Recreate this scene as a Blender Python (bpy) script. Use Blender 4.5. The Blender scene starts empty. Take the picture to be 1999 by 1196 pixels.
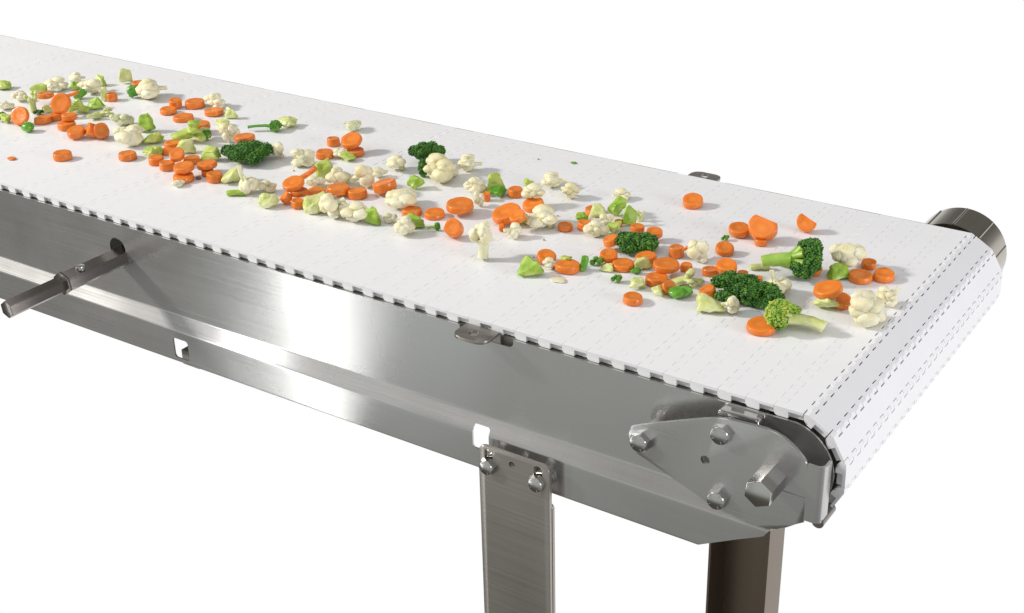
import bpy, bmesh, math, random
from mathutils import Vector, Matrix, noise, Euler
C = bpy.context.scene.collection
S = bpy.context.scene
PI = math.pi

# ------------------------------------------------------------------ camera
cd = bpy.data.cameras.new('camera'); cam = bpy.data.objects.new('camera', cd); C.objects.link(cam)
cd.sensor_width = 36; cd.lens = 48.534; cd.clip_start = 0.02; cd.clip_end = 60
RT = Vector((0.831465, 0.555194, -0.020651)); UP = Vector((-0.230695, 0.378828, 0.896253)); FW = Vector((-0.505417, 0.740438, -0.443063))
m = Matrix((RT, UP, -FW)).transposed().to_4x4(); m.translation = (0.34819, -0.92033, 0.57431)
cam.matrix_world = m; S.camera = cam

# ------------------------------------------------------------------ studio surroundings: white sweep behind, soft ceiling, dark floor and room in front
w = bpy.data.worlds.new('World'); S.world = w; w.use_nodes = True
nt = w.node_tree; nt.nodes.clear()
def N(t, **k):
    n = nt.nodes.new(t)
    for a, b in k.items(): setattr(n, a, b)
    return n
out = N('ShaderNodeOutputWorld'); bg = N('ShaderNodeBackground'); nt.links.new(bg.outputs[0], out.inputs[0])
tc = N('ShaderNodeTexCoord'); sx = N('ShaderNodeSeparateXYZ'); nt.links.new(tc.outputs['Generated'], sx.inputs[0])
def mr(sock, a, b, c=0., d=1.):
    n = N('ShaderNodeMapRange', interpolation_type='SMOOTHSTEP'); nt.links.new(sock, n.inputs[0])
    for i, v in enumerate((a, b, c, d)): n.inputs[1+i].default_value = v
    return n.outputs[0]
def mul(a, b):
    n = N('ShaderNodeMath', operation='MULTIPLY'); nt.links.new(a, n.inputs[0]); nt.links.new(b, n.inputs[1]); return n.outputs[0]
def mix(f, a, b):
    n = N('ShaderNodeMix', data_type='RGBA'); nt.links.new(f, n.inputs[0])
    for s, v in ((n.inputs[6], a), (n.inputs[7], b)):
        if isinstance(v, tuple): s.default_value = (*v, 1)
        else: nt.links.new(v, s)
    return n.outputs[2]
room = mix(mr(sx.outputs[0], -0.80, -0.40), (0.10, 0.093, 0.088), (0.50, 0.52, 0.50))     # darker end of the room to the left
floor_ = mix(mr(sx.outputs[0], -0.95, -0.2), (0.045, 0.038, 0.030), (0.09, 0.08, 0.068))
room = mix(mr(sx.outputs[0], 0.10, 0.55), room, (0.42, 0.41, 0.43))                       # pale right side, added as fill for the belt end
low = mix(mr(sx.outputs[2], -0.64, -0.50), floor_, room)
WHITE = mul(mr(sx.outputs[1], 0.0, 0.16), mr(sx.outputs[2], 0.12, -0.02))
low = mix(mr(sx.outputs[2], 0.02, 0.28), low, (0.20, 0.195, 0.19))                           # dim upper walls
ceil = mix(mr(sx.outputs[1], -0.10, 0.55), (0.86, 0.86, 0.88), (0.20, 0.19, 0.17))             # lit ceiling in front, dark hall behind
allc = mix(mr(sx.outputs[2], 0.30, 0.85), low, ceil)
allc = mix(WHITE, allc, (1.0, 1.0, 1.0))
nt.links.new(allc, bg.inputs[0]); bg.inputs[1].default_value = 1.0

def area(name, loc, target, sx_, sy_, power, col=(1, 1, 1)):
    l = bpy.data.lights.new(name, 'AREA'); l.shape = 'RECTANGLE'; l.size = sx_; l.size_y = sy_; l.energy = power; l.color = col
    o = bpy.data.objects.new(name, l); C.objects.link(o); o.location = loc
    o.rotation_euler = (Vector(target)-Vector(loc)).to_track_quat('-Z', 'Y').to_euler(); return o
KD = Vector((-0.80, -0.40, 0.50)).normalized()
area('key_softbox', Vector((-0.35, 0.2, 0))+KD*6.0, (-0.35, 0.2, 0), 0.55, 0.55, 310, (1, 0.97, 0.93))
area('strip_softbox', (-2.02, -1.62, -0.35), (-0.50, 0.0, -0.05), 0.12, 2.3, 4.8, (1, 1, 1))
area('front_softbox', (-2.05, -1.65, 1.25), (-0.6, 0.0, -0.1), 1.5, 0.45, 5.0, (1, 1, 1))
area('broad_fill', (-2.35, -2.2, -0.55), (-0.50, 0.0, -0.05), 0.85, 2.2, 2.0, (0.90, 0.97, 1))  # added dim cool lamp, widens the glow around the strip's reflection

area('end_fill', (2.4, -0.1, 0.55), (0.02, 0.2, -0.05), 1.1, 0.8, 37, (0.95, 0.95, 1))  # added fill lamp, brightens the rounded belt end
S.view_settings.view_transform = 'Standard'; S.view_settings.look = 'None'; S.view_settings.exposure = 0; S.view_settings.gamma = 1
S.render.engine = 'CYCLES'; S.cycles.use_denoising = True; S.cycles.max_bounces = 8
try: S.cycles.denoiser = 'OPENIMAGEDENOISE'
except Exception: pass

# ------------------------------------------------------------------ materials
def mat(name):
    m = bpy.data.materials.new(name); m.use_nodes = True
    return m, m.node_tree, m.node_tree.nodes['Principled BSDF']
def nd(t, k, **a):
    n = t.nodes.new(k)
    for x, y in a.items(): setattr(n, x, y)
    return n
def ramp(t, sock, stops):
    r = nd(t, 'ShaderNodeValToRGB'); t.links.new(sock, r.inputs[0])
    e = r.color_ramp.elements
    while len(e) < len(stops): e.new(0.5)
    for el, (p, c) in zip(e, stops): el.position = p; el.color = (*c, 1)
    return r.outputs[0]
def noise_tex(t, scale, detail=4, vec='Object', stretch=None, rough=.55):
    c = nd(t, 'ShaderNodeTexCoord'); n = nd(t, 'ShaderNodeTexNoise'); n.inputs['Scale'].default_value = scale
    n.inputs['Detail'].default_value = detail; n.inputs['Roughness'].default_value = rough
    if stretch:
        mp = nd(t, 'ShaderNodeMapping'); mp.inputs['Scale'].default_value = stretch
        t.links.new(c.outputs[vec], mp.inputs[0]); t.links.new(mp.outputs[0], n.inputs['Vector'])
    else: t.links.new(c.outputs[vec], n.inputs['Vector'])
    return n.outputs['Fac']
def bump(t, b, sock, strength, dist):
    n = nd(t, 'ShaderNodeBump'); n.inputs['Strength'].default_value = strength; n.inputs['Distance'].default_value = dist
    t.links.new(sock, n.inputs['Height']); t.links.new(n.outputs[0], b.inputs['Normal'])
def steel(name, col=(0.60, 0.595, 0.58), rough=(0.26, 0.38), aniso=0.8, tan=(0, 0, 1), stretch=(5, 900, 900), bs=0.015, cold=0.86, soft=0):
    m, t, b = mat(name)
    f = noise_tex(t, 1.0, 3, stretch=stretch); g = noise_tex(t, 9, 4)
    b.inputs['Metallic'].default_value = 1
    mx = nd(t, 'ShaderNodeMath', operation='ADD'); t.links.new(f, mx.inputs[0]); t.links.new(g, mx.inputs[1])
    hv = nd(t, 'ShaderNodeMath', operation='MULTIPLY'); t.links.new(mx.outputs[0], hv.inputs[0]); hv.inputs[1].default_value = .5
    t.links.new(ramp(t, hv.outputs[0], [(0.36, tuple(c*cold for c in col)), (0.64, col)]), b.inputs['Base Color'])
    r = nd(t, 'ShaderNodeMapRange'); t.links.new(hv.outputs[0], r.inputs[0])
    for i, v in enumerate((0.35, 0.65, *rough)): r.inputs[1+i].default_value = v
    t.links.new(r.outputs[0], b.inputs['Roughness'])
    if aniso:
        b.inputs['Anisotropic'].default_value = aniso
        v = nd(t, 'ShaderNodeCombineXYZ')
        for i in range(3): v.inputs[i].default_value = tan[i]
        t.links.new(v.outputs[0], b.inputs['Tangent'])
    if bs: bump(t, b, f, bs, 0.0004)
    if soft:
        b2 = nd(t, 'ShaderNodeBsdfPrincipled'); b2.inputs['Metallic'].default_value = 1; b2.inputs['Roughness'].default_value = .58
        t.links.new(b.inputs['Base Color'].links[0].from_socket, b2.inputs['Base Color'])
        s = noise_tex(t, 5, 5, rough=.65); fr = nd(t, 'ShaderNodeMapRange'); t.links.new(s, fr.inputs[0])
        for i, v in enumerate((0.3, 0.7, soft*.75, soft*1.25)): fr.inputs[1+i].default_value = v
        ms = nd(t, 'ShaderNodeMixShader'); t.links.new(fr.outputs[0], ms.inputs[0]); t.links.new(b.outputs[0], ms.inputs[1]); t.links.new(b2.outputs[0], ms.inputs[2])
        t.links.new(ms.outputs[0], t.nodes['Material Output'].inputs[0])
    return m
M = {}
M['steel'] = steel('brushed_steel', rough=(0.14, 0.19), aniso=0.97, cold=0.93, soft=.26)
M['plate'] = steel('plain_steel', (0.60, 0.595, 0.585), (0.18, 0.28), 0.5, bs=0.008, soft=.28, cold=.93)
M['leg'] = steel('leg_steel', (0.45, 0.42, 0.385), (0.30, 0.40), 0.7, bs=0.03, soft=.3)
M['legb'] = steel('shaded_leg_steel', (0.25, 0.205, 0.16), (0.34, 0.46), 0.5, bs=0.03)  # far leg: shade under the belt put into a darker, browner colour
M['bolt'] = steel('bolt_steel', (0.66, 0.65, 0.63), (0.16, 0.24), 0, bs=0, stretch=(30, 30, 30))
M['rod'] = steel('rod_steel', (0.30, 0.275, 0.255), (0.24, 0.34), 0.5, tan=(0, 0, 1), bs=0.02, stretch=(300, 6, 300))
M['drum'] = steel('drum_steel', (0.46, 0.43, 0.37), (0.16, 0.26), 0.5, tan=(0, 0, 1), bs=0.02, stretch=(300, 6, 300))
def plain(name, col, rough=.5, sss=0, nscale=None, var=.1, bumpv=0, bscale=200, spec=.5, radius=(1, .6, .4)):
    m, t, b = mat(name); b.inputs['Roughness'].default_value = rough; b.inputs['Specular IOR Level'].default_value = spec
    f = noise_tex(t, nscale or 20, 4)
    t.links.new(ramp(t, f, [(0.3, tuple(c*(1-var) for c in col)), (0.7, tuple(min(1, c*(1+var)) for c in col))]), b.inputs['Base Color'])
    if sss:
        b.inputs['Subsurface Weight'].default_value = sss; b.inputs['Subsurface Scale'].default_value = 0.003; b.inputs['Subsurface Radius'].default_value = radius
    if bumpv: bump(t, b, noise_tex(t, bscale, 3), bumpv, 0.0006)
    return m
M['belt'] = plain('white_acetal', (0.84, 0.842, 0.848), 0.36, 0, 14, 0.022, 0.04, 300, 0.4)
M['rail'] = plain('grey_rail', (0.33, 0.31, 0.26), 0.5)
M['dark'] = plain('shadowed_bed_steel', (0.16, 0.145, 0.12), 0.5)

# carrot: paler core, darker rim, faint rays
def carrot_mat(name, k):
    m, t, b = mat(name); b.inputs['Roughness'].default_value = .27; b.inputs['Specular IOR Level'].default_value = .5
    c = nd(t, 'ShaderNodeTexCoord'); mp = nd(t, 'ShaderNodeMapping'); mp.inputs['Location'].default_value = (-.5, -.5, 0); t.links.new(c.outputs['Generated'], mp.inputs[0])
    mp.inputs['Scale'].default_value = (1, 1, 0)
    ln = nd(t, 'ShaderNodeVectorMath', operation='LENGTH'); t.links.new(mp.outputs[0], ln.inputs[0])
    f = noise_tex(t, 160, 4); ad = nd(t, 'ShaderNodeMath', operation='MULTIPLY_ADD'); t.links.new(f, ad.inputs[0]); ad.inputs[1].default_value = .12; t.links.new(ln.outputs['Value'], ad.inputs[2])
    o1, o2, o3 = (0.82*k, 0.230*k, 0.026*k), (0.76*k, 0.180*k, 0.016*k), (0.86*k, 0.29*k, 0.042*k)
    col = ramp(t, ad.outputs[0], [(0.05, o3), (0.26, o1), (0.31, tuple((a+b)/2 for a, b in zip(o1, o2))), (0.38, o1), (0.53, o1), (0.60, o2)])
    g = noise_tex(t, 45, 3)
    mxn = nd(t, 'ShaderNodeMix', data_type='RGBA', blend_type='MULTIPLY'); mxn.inputs[0].default_value = .5
    t.links.new(col, mxn.inputs[6]); t.links.new(ramp(t, g, [(0.3, (.84, .80, .7)), (0.65, (1, 1, 1))]), mxn.inputs[7])
    t.links.new(mxn.outputs[2], b.inputs['Base Color'])
    b.inputs['Subsurface Weight'].default_value = .25; b.inputs['Subsurface Scale'].default_value = .003; b.inputs['Subsurface Radius'].default_value = (1, .35, .1)
    bump(t, b, noise_tex(t, 420, 4), .22, .0006)
    return m
M['carrot'] = [carrot_mat('carrot_flesh', 1.0), carrot_mat('carrot_flesh_deep', .93), carrot_mat('carrot_flesh_pale', 1.06)]
def veg(name, stops, nscale, rough=.42, sss=.2, bs=.3, bscale=350, rad=(.8, 1, .3), bd=.0008):
    m, t, b = mat(name); b.inputs['Roughness'].default_value = rough
    f = noise_tex(t, nscale, 4); t.links.new(ramp(t, f, stops), b.inputs['Base Color'])
    b.inputs['Subsurface Weight'].default_value = sss; b.inputs['Subsurface Scale'].default_value = .003; b.inputs['Subsurface Radius'].default_value = rad
    if bs: bump(t, b, noise_tex(t, bscale, 4), bs, bd)
    return m
M['curd'] = veg('cauliflower_curd', [(0.28, (0.72, 0.62, 0.31)), (0.42, (0.82, 0.75, 0.47)), (0.55, (0.85, 0.80, 0.56)), (0.72, (0.88, 0.84, 0.67))], 60, .45, .35, .7, 700, (1, .9, .6))
M['curdy'] = veg('cauliflower_curd_yellow', [(0.3, (0.76, 0.68, 0.36)), (0.7, (0.85, 0.79, 0.53))], 60, .45, .35, .7, 700, (1, .9, .5))
M['curdg'] = veg('cauliflower_curd_green', [(0.3, (0.55, 0.62, 0.30)), (0.7, (0.80, 0.78, 0.56))], 70, .5, .35, .4, 380, (1, .9, .5))
M['cstem'] = veg('cauliflower_stem', [(0.3, (0.70, 0.69, 0.40)), (0.7, (0.82, 0.79, 0.58))], 70, .4, .35, .2, 300, (1, .9, .5))
M['crown'] = veg('broccoli_crown', [(0.36, (0.010, 0.07, 0.004)), (0.5, (0.042, 0.165, 0.009)), (0.66, (0.14, 0.32, 0.028))], 200, .45, .05, .5, 900, (.3, 1, .2))
M['crownl'] = veg('broccoli_crown_light', [(0.34, (0.05, 0.20, 0.012)), (0.5, (0.12, 0.33, 0.025)), (0.68, (0.28, 0.50, 0.06))], 130, .42, .1, .5, 900, (.3, 1, .2))
M['crowny'] = veg('broccoli_crown_yellow', [(0.32, (0.05, 0.19, 0.012)), (0.5, (0.30, 0.47, 0.05)), (0.68, (0.55, 0.62, 0.10))], 90, .42, .1, .5, 900, (.3, 1, .2))
M['stem'] = veg('broccoli_stem', [(0.3, (0.25, 0.45, 0.05)), (0.7, (0.46, 0.62, 0.13))], 60, .36, .2, .2, 300)
M['stemd'] = veg('broccoli_stem_deep', [(0.3, (0.06, 0.24, 0.015)), (0.7, (0.14, 0.38, 0.035))], 60, .34, .15, .2, 300)
M['g'] = [veg('broccoli_flesh_a', [(0.34, (0.30, 0.44, 0.04)), (0.50, (0.48, 0.59, 0.11)), (0.66, (0.68, 0.72, 0.30))], 55),
          veg('broccoli_flesh_b', [(0.34, (0.18, 0.36, 0.02)), (0.52, (0.34, 0.51, 0.05)), (0.68, (0.58, 0.67, 0.19))], 55),
          veg('broccoli_flesh_c', [(0.32, (0.47, 0.55, 0.13)), (0.50, (0.64, 0.68, 0.27)), (0.68, (0.79, 0.79, 0.50))], 55)]
M['gd'] = veg('broccoli_flesh_deep', [(0.34, (0.05, 0.23, 0.012)), (0.52, (0.12, 0.37, 0.022)), (0.70, (0.28, 0.52, 0.07))], 60, .3)

# ------------------------------------------------------------------ object helpers
def link(name, me, parent=None, m=None):
    o = bpy.data.objects.new(name, me); C.objects.link(o)
    if m is not None: me.materials.clear(); me.materials.append(m)
    if parent: o.parent = parent
    return o
def empty(name, parent=None, loc=(0, 0, 0)):
    o = bpy.data.objects.new(name, None); C.objects.link(o); o.location = loc; o.empty_display_size = .02
    if parent: o.parent = parent
    return o
def finish(bm, name, smooth=None):
    bmesh.ops.recalc_face_normals(bm, faces=bm.faces)
    me = bpy.data.meshes.new(name); bm.to_mesh(me); bm.free()
    if smooth:
        for p in me.polygons: p.use_smooth = True
        if smooth < 179: me.set_sharp_from_angle(angle=math.radians(smooth))
    return me
def prism(bm, poly, a, b, axis=1, bev=0):
    """polygon in the two other axes, extruded along axis from a to b"""
    def P(u, v, t): return (u, t, v) if axis == 1 else ((t, u, v) if axis == 0 else (u, v, t))
    lo = [bm.verts.new(P(u, v, a)) for u, v in poly]; hi = [bm.verts.new(P(u, v, b)) for u, v in poly]
    n = len(poly); fs = [bm.faces.new(lo), bm.faces.new(hi[::-1])]
    for i in range(n): fs.append(bm.faces.new((lo[i], lo[(i+1) % n], hi[(i+1) % n], hi[i])))
    if bev:
        es = list({e for f in fs[:2] for e in f.edges}); bmesh.ops.bevel(bm, geom=es, offset=bev, segments=2, affect='EDGES', profile=.5)
def box(bm, x0, x1, y0, y1, z0, z1):
    prism(bm, [(x0, z0), (x1, z0), (x1, z1), (x0, z1)], y0, y1)
def ngon(cx, cz, r, n, ph=0): return [(cx+r*math.cos(ph+2*PI*i/n), cz+r*math.sin(ph+2*PI*i/n)) for i in range(n)]
def rrect(x0, x1, z0, z1, r, n=5):
    out = []
    for cx, cz, a0 in ((x1-r, z1-r, 0), (x0+r, z1-r, PI/2), (x0+r, z0+r, PI), (x1-r, z0+r, 1.5*PI)):
        out += [(cx+r*math.cos(a0+PI/2*i/n), cz+r*math.sin(a0+PI/2*i/n)) for i in range(n+1)]
    return out
def cut(o, cutter_bm):
    cm = finish(cutter_bm, 'cutter'); co = bpy.data.objects.new('cutter', cm); C.objects.link(co)
    md = o.modifiers.new('b', 'BOOLEAN'); md.operation = 'DIFFERENCE'; md.object = co; md.solver = 'EXACT'
    dg = bpy.context.evaluated_depsgraph_get(); me = bpy.data.meshes.new_from_object(o.evaluated_get(dg))
    old = o.data; o.modifiers.clear(); o.data = me; bpy.data.objects.remove(co); bpy.data.meshes.remove(cm)
    return me
def resmooth(o, ang):
    for p in o.data.polygons: p.use_smooth = True
    o.data.set_sharp_from_angle(angle=math.radians(ang))

# ================================================================== CONVEYOR
W = 0.4292; PT = 0.0254; CX0, CZ0, RP = -0.010, -0.0507, 0.0514
conv = empty('conveyor', loc=(-0.26, 0.2146, -0.90)); bpy.context.view_layer.update()
conv['label'] = 'stainless steel conveyor with white modular plastic belt carrying cut vegetables'; conv['category'] = 'conveyor'
CINV = Matrix.Translation(-conv.location)
def part(name, me, m, parent=None):
    o = link(name, me, None, m); o.parent = parent or conv
    if not parent: o.matrix_parent_inverse = CINV
    else: o.matrix_parent_inverse = Matrix.Identity(4)
    return o
belt = empty('belt'); belt.parent = conv; belt.matrix_parent_inverse = CINV
# one belt row, pin axes at x=0 and x=PT, top at z=+.004
def link_mesh(tl=0, tr=0, gl=.0002, gr=.0002):
    bm = bmesh.new(); n = 54; cw = W/n; g = 0.00005; hx = 0.004; gap = 0.00016; T = 0.0016; BT = -.0071
    def fb(x0, x1, y0, y1, z0, z1, tip=0, turn=0):
        """finger with a rounded underside at its tip"""
        if not tip: box(bm, x0, x1, y0, y1, z0, z1); return
        s = 1 if tip > 0 else -1; xa, xb = (x0, x1) if s > 0 else (x1, x0)
        poly = [(xa, z1), (xb-s*0.00012, z1), (xb, z1-.00012)]
        for k in range(1, 7):
            a = PI/2*k/6; poly.append((xb-s*0.004+s*.004*math.cos(a), -.0022-.0049*math.sin(a)))
        poly.append((xa, z0))
        if turn:                                       # crowned finger of a row on the bend: its top falls away past the pin
            px_ = xb-s*.004; c_, s_ = math.cos(turn), math.sin(turn)
            def bend(u, v):
                d = (u-px_)*s
                return (u, v) if d <= 0 else (px_+s*(d*c_+(v-T)*s_), T-d*s_+(v-T)*c_)
            poly = [(xa, z1), (px_, z1)]+[bend(u, v) for u, v in poly[1:]]
        prism(bm, poly, y0, y1)
    box(bm, hx, PT-hx, 0, W, -0.0010, T); box(bm, hx, PT-hx, 0.0034, W-.0034, BT+.0002, -.0011)              # top deck
    for k in range(n):
        y0, y1 = k*cw+g, (k+1)*cw-g
        if k == 0: y0 = 0
        if k == n-1: y1 = W
        if k % 2 == 0:
            fb(-hx+gl, hx, y0, y1, BT, T, -1, tl)
            if k == 0: box(bm, hx, hx+.0048, y0, y1, BT, -.0011)
        else:
            fb(PT-hx, PT+hx-gr, y0, y1, BT, T, 1, tr)
            if k == n-1: box(bm, PT-hx-.0048, PT-hx, y0, y1, BT, -.0011)
    return finish(bm, 'belt_link')
lm = link_mesh(); lm.materials.append(M['belt'])
pins = []
# flat run: row right ends follow the fitted tooth positions; hinge 39 pin at x=.0045
a0 = math.radians(17); x39 = CX0+RP*math.sin(a0); z39 = CZ0+RP*math.cos(a0)
for j in range(-75, 0): pins.append((x39+j*PT, -0.0016))
pins.append((x39, -0.0016)); DA = 2*math.asin(PT/2/RP)
for k in range(1, 6): 
    a = a0+k*DA; pins.append((CX0+RP*math.sin(a), CZ0+RP*math.cos(a)))
for k in range(1, 14): pins.append((CX0+RP*math.sin(PI)-k*PT+.006, CZ0-RP))
rj = random.Random(5)
seg = [math.atan2(b[1]-a[1], b[0]-a[0]) for a, b in zip(pins[:-1], pins[1:])]
for q_, ((xa, za), (xb, zb)) in enumerate(zip(pins[:-1], pins[1:])):
    tl = -(seg[q_]-seg[q_-1]) if q_ else 0; tr = -(seg[q_+1]-seg[q_]) if q_+1 < len(seg) else 0
    tl, tr = [((t+PI) % (2*PI))-PI for t in (tl, tr)]
    me_ = lm
    if tl > .05 or tr > .05: me_ = link_mesh(tl if tl > .05 else 0, tr if tr > .05 else 0, {75: .00042}.get(q_, .00016), {75: .00042}.get(q_, .00016)); me_.materials.append(M['belt'])
    o = bpy.data.objects.new('belt_link', me_); C.objects.link(o); o.parent = belt
    ang = math.atan2(zb-za, xb-xa)
    o.location = (xa, 0, za+rj.uniform(-.00012, .00012)); o.rotation_euler = (rj.uniform(-.0002, .0002), -ang, 0)
# bed under the belt
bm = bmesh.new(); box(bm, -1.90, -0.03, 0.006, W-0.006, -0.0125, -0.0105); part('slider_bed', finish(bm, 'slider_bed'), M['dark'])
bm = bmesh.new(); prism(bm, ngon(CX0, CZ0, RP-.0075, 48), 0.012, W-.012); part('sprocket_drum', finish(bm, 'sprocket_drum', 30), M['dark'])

bm = bmesh.new()
for ya, yb in ((.004, .006), (W-.006, W-.004)): box(bm, -1.90, -.075, ya, yb, -.0320, -.0105)
part('bed_rail', finish(bm, 'bed_rail'), M['rail'])
bm = bmesh.new(); box(bm, -.84, -.775, .012, .040, -.080, -.014); part('hole_backing', finish(bm, 'hole_backing'), M['dark'])  # added dark block standing in for the shade inside the rod hole

# side frame: brushed sheet with an outward joggle, rounded nose
def xend(z):
    R = 0.0425
    if z > -0.0507: return CX0+math.sqrt(max(0, R*R-(z-CZ0)**2))
    pts = [(-0.0507, .0325), (-.062, .0312), (-.07, .028), (-.08, .0215), (-.09, .010), (-.1, -.003), (-.115, -.016), (-.122, -.0206), (-.1290, -.0345), (-.1336, -.0436), (-.146, -.0665), (-.1544, -.0819), (-.2, -.1)]
    for (za, xa), (zb, xb) in zip(pts[:-1], pts[1:]):
        if zb <= z <= za: return xa+(xb-xa)*(z-za)/(zb-za)
YP = -0.003
def frame_profile():
    raw = [(YP, -0.0088), (YP, -0.0990), (YP-.0085, -0.1150), (YP-.0085, -0.1544)]
    out = []
    z = -0.0088
    k = 0
    while z > -0.0935:
        out.append((YP, z)); k += 1
        z -= .0008 if k < 8 else .003
    def arc(p0, p1, p2, r, n=8):
        d0 = (Vector(p0)-Vector(p1)).normalized(); d1 = (Vector(p2)-Vector(p1)).normalized()
        th = d0.angle(d1); L = r/math.tan(th/2); A = Vector(p1)+d0*L; B = Vector(p1)+d1*L
        c = Vector(p1)+(d0+d1).normalized()*(r/math.sin(th/2)); res = []
        a = math.atan2((A-c).y, (A-c).x); b = math.atan2((B-c).y, (B-c).x); dd = (b-a+PI) % (2*PI)-PI
        return [(c.x+r*math.cos(a+dd*i/n), c.y+r*math.sin(a+dd*i/n)) for i in range(n+1)]
    out += arc(raw[0], raw[1], raw[2], 0.0052)
    out += arc(raw[1], raw[2], raw[3], 0.0052)
    for z in (-.1215, -.1245, -.1275, -.1305, -.1336, -.137, -.140, -.143, -.146, -.149, -.1518, -.1530): out.append((YP-.0085, z))
    out.extend([(YP-.0083, -.1536), (YP-.0077, -.1542), (YP-.0068, -.1545), (YP-.0050, -.1546)])
    return out
def side_frame():
    pr = frame_profile(); th = 0.002; n = len(pr); bm = bmesh.new()
    nor = []
    for i in range(n):
        a = Vector(pr[max(0, i-1)]); b = Vector(pr[min(n-1, i+1)]); d = (b-a).normalized(); nor.append(Vector((-d.y, d.x)))
    # inner side is +y
    X0 = -1.90; O, I = [], []
    for (y, z), nn in zip(pr, nor):
        s = 1 if nn.x > 0 else -1
        xe = xend(max(-.1999, min(z, -.0088)))
        O.append((bm.verts.new((X0, y, z)), bm.verts.new((xe, y, z))))
        I.append((bm.verts.new((X0, y+s*nn.x*th, z+s*nn.y*th)), bm.verts.new((xe, y+s*nn.x*th, z+s*nn.y*th))))
    for i in range(n-1):
        bm.faces.new((O[i][0], O[i][1], O[i+1][1], O[i+1][0])); bm.faces.new((I[i][1], I[i][0], I[i+1][0], I[i+1][1]))
        for e in (0, 1): bm.faces.new((O[i][e], O[i+1][e], I[i+1][e], I[i][e]))
    for i in (0, n-1): bm.faces.new((O[i][0], O[i][1], I[i][1], I[i][0]))
    return finish(bm, 'side_frame')
near = part('side_frame', side_frame(), M['steel'])
def cuts():
    bm = bmesh.new()
    prism(bm, ngon(-0.8065, -0.0385, 0.0125, 28), -.02, .02)
    prism(bm, rrect(-0.7275, -0.7045, -0.1490, -0.1245, .004), -.03, .01)
    prism(bm, rrect(-0.3215, -0.3025, -0.1325, -0.1075, .003), -.03, .01)
    prism(bm, rrect(-0.3375, -0.2775, -0.0170, 0.002, .0055), -.02, .02)
    return bm
cut(near, cuts()); resmooth(near, 25)
far_me = near.data.copy()
for v in far_me.vertices: v.co.y = W-v.co.y
far_me.flip_normals()
for v in far_me.vertices:
    if v.co.z > -.0095: v.co.z = -.0012
    v.co.y += .0006
part('side_frame', far_me, M['steel'])

# lifting tabs bent outward from the frames
def tab(sgn, y0):
    bm = bmesh.new(); pts = []
    half, dep, r = 0.0185, 0.0265, 0.010
    pl = [(-half, 0), (half, 0), (half, dep-r)] + [(half-r+r*math.cos(a), dep-r+r*math.sin(a)) for a in [PI/12*i for i in range(1, 7)]] + [(-half+r+r*math.cos(a), dep-r+r*math.sin(a)) for a in [PI/2+PI/12*i for i in range(0, 6)]] + [(-half, dep-r)]
    prism(bm, [(-0.3105+x, y0+sgn*y) for x, y in pl], -0.0075, -0.0045, axis=2, bev=.0004)
    prism(bm, rrect(-0.3105-half, -0.3105+half, -.0185, -.0060, .001), y0+(.0005 if sgn < 0 else -.0025), y0+(.0025 if sgn < 0 else -.0005))
    return finish(bm, 'lifting_tab', 40)
for sgn, y0, hy in ((-1, YP, -.0165), (1, W-YP, W+.0195)):
    tb = part('lifting_tab', tab(sgn, y0), M['leg'])
    cb = bmesh.new(); prism(cb, ngon(-0.311, hy, 0.0052, 24), -.02, .01, axis=2); cut(tb, cb); resmooth(tb, 40)

# cross members between the frames
bm = bmesh.new(); box(bm, -.7300, -.7040, .0005, W-.0005, -.1640, -.1462); part('cross_member', finish(bm, 'cross_member'), M['leg'])

# bearing plate at the nose
def hexbolt(cx, cz, y_face, r, depth, parent, ph, name='bolt', m='bolt'):
    """hexagon head with a chamfered round face and a washer, head face at y_face - depth"""
    bm = bmesh.new()
    hexp = ngon(cx, cz, r, 6, ph); n = 24
    prism(bm, hexp, y_face-depth*.86, y_face)
    prism(bm, ngon(cx, cz, r*.86, n), y_face-depth, y_face-depth*.86+.0002, bev=r*.07)
    for k in range(9):                                   # grade ticks round the face
        a = ph+PI*2*k/9
        if k in (2, 6): continue
        p = (cx+r*.66*math.cos(a), cz+r*.66*math.sin(a)); ux, uz = math.cos(a), math.sin(a)
        q = [(p[0]+ux*s*r*.10-uz*t*r*.035, p[1]+uz*s*r*.10+ux*t*r*.035) for s, t in ((-1, -1), (1, -1), (1, 1), (-1, 1))]
        prism(bm, q, y_face-depth-.0002, y_face-depth+.0003)
    o = part(name, finish(bm, name, 30), M[m], parent); return o
YB = -0.025
outline = [(-0.1417, -0.0445), (-0.1159, -0.0334), (-0.0757, -0.0167), (-0.0620, -0.0118), (-0.0552, -0.0100), (-0.0459, -0.0094), (-0.0254, -0.0082), (-0.0180, -0.0082), (-0.0103, -0.0090), (-0.0042, -0.0112), (0.0013, -0.0142), (0.0068, -0.0180), (0.0119, -0.0228), (0.0160, -0.0272), (0.0185, -0.0310),
           (0.0190, -0.0400), (0.0190, -0.0850), (0.0115, -0.0895), (0.0048, -0.0948), (-0.004, -0.1005), (-0.0127, -0.1030), (-0.0215, -0.1025), (-0.0400, -0.1015), (-0.0556, -0.0998), (-0.0666, -0.0967), (-0.0862, -0.0890), (-0.1146, -0.0781), (-0.1362, -0.0706), (-0.1420, -0.0660), (-0.1447, -0.0600), (-0.1450, -0.0525)]
bm = bmesh.new(); prism(bm, outline, YB, YB+.003, bev=.0008)
bp = part('bearing_plate', finish(bm, 'bearing_plate', 40), M['plate'])
cb = bmesh.new(); prism(cb, ngon(-0.0712, -0.0553, 0.0042, 20), YB-.01, YB+.01)
prism(cb, [(-0.004, -.0600), (.0186, -.0600), (.0194, -.0615), (.0194, -.0625), (.0186, -.0615), (-.004, -.0612)], YB-.01, YB+.0008)
cut(bp, cb); resmooth(bp, 40)
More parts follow.
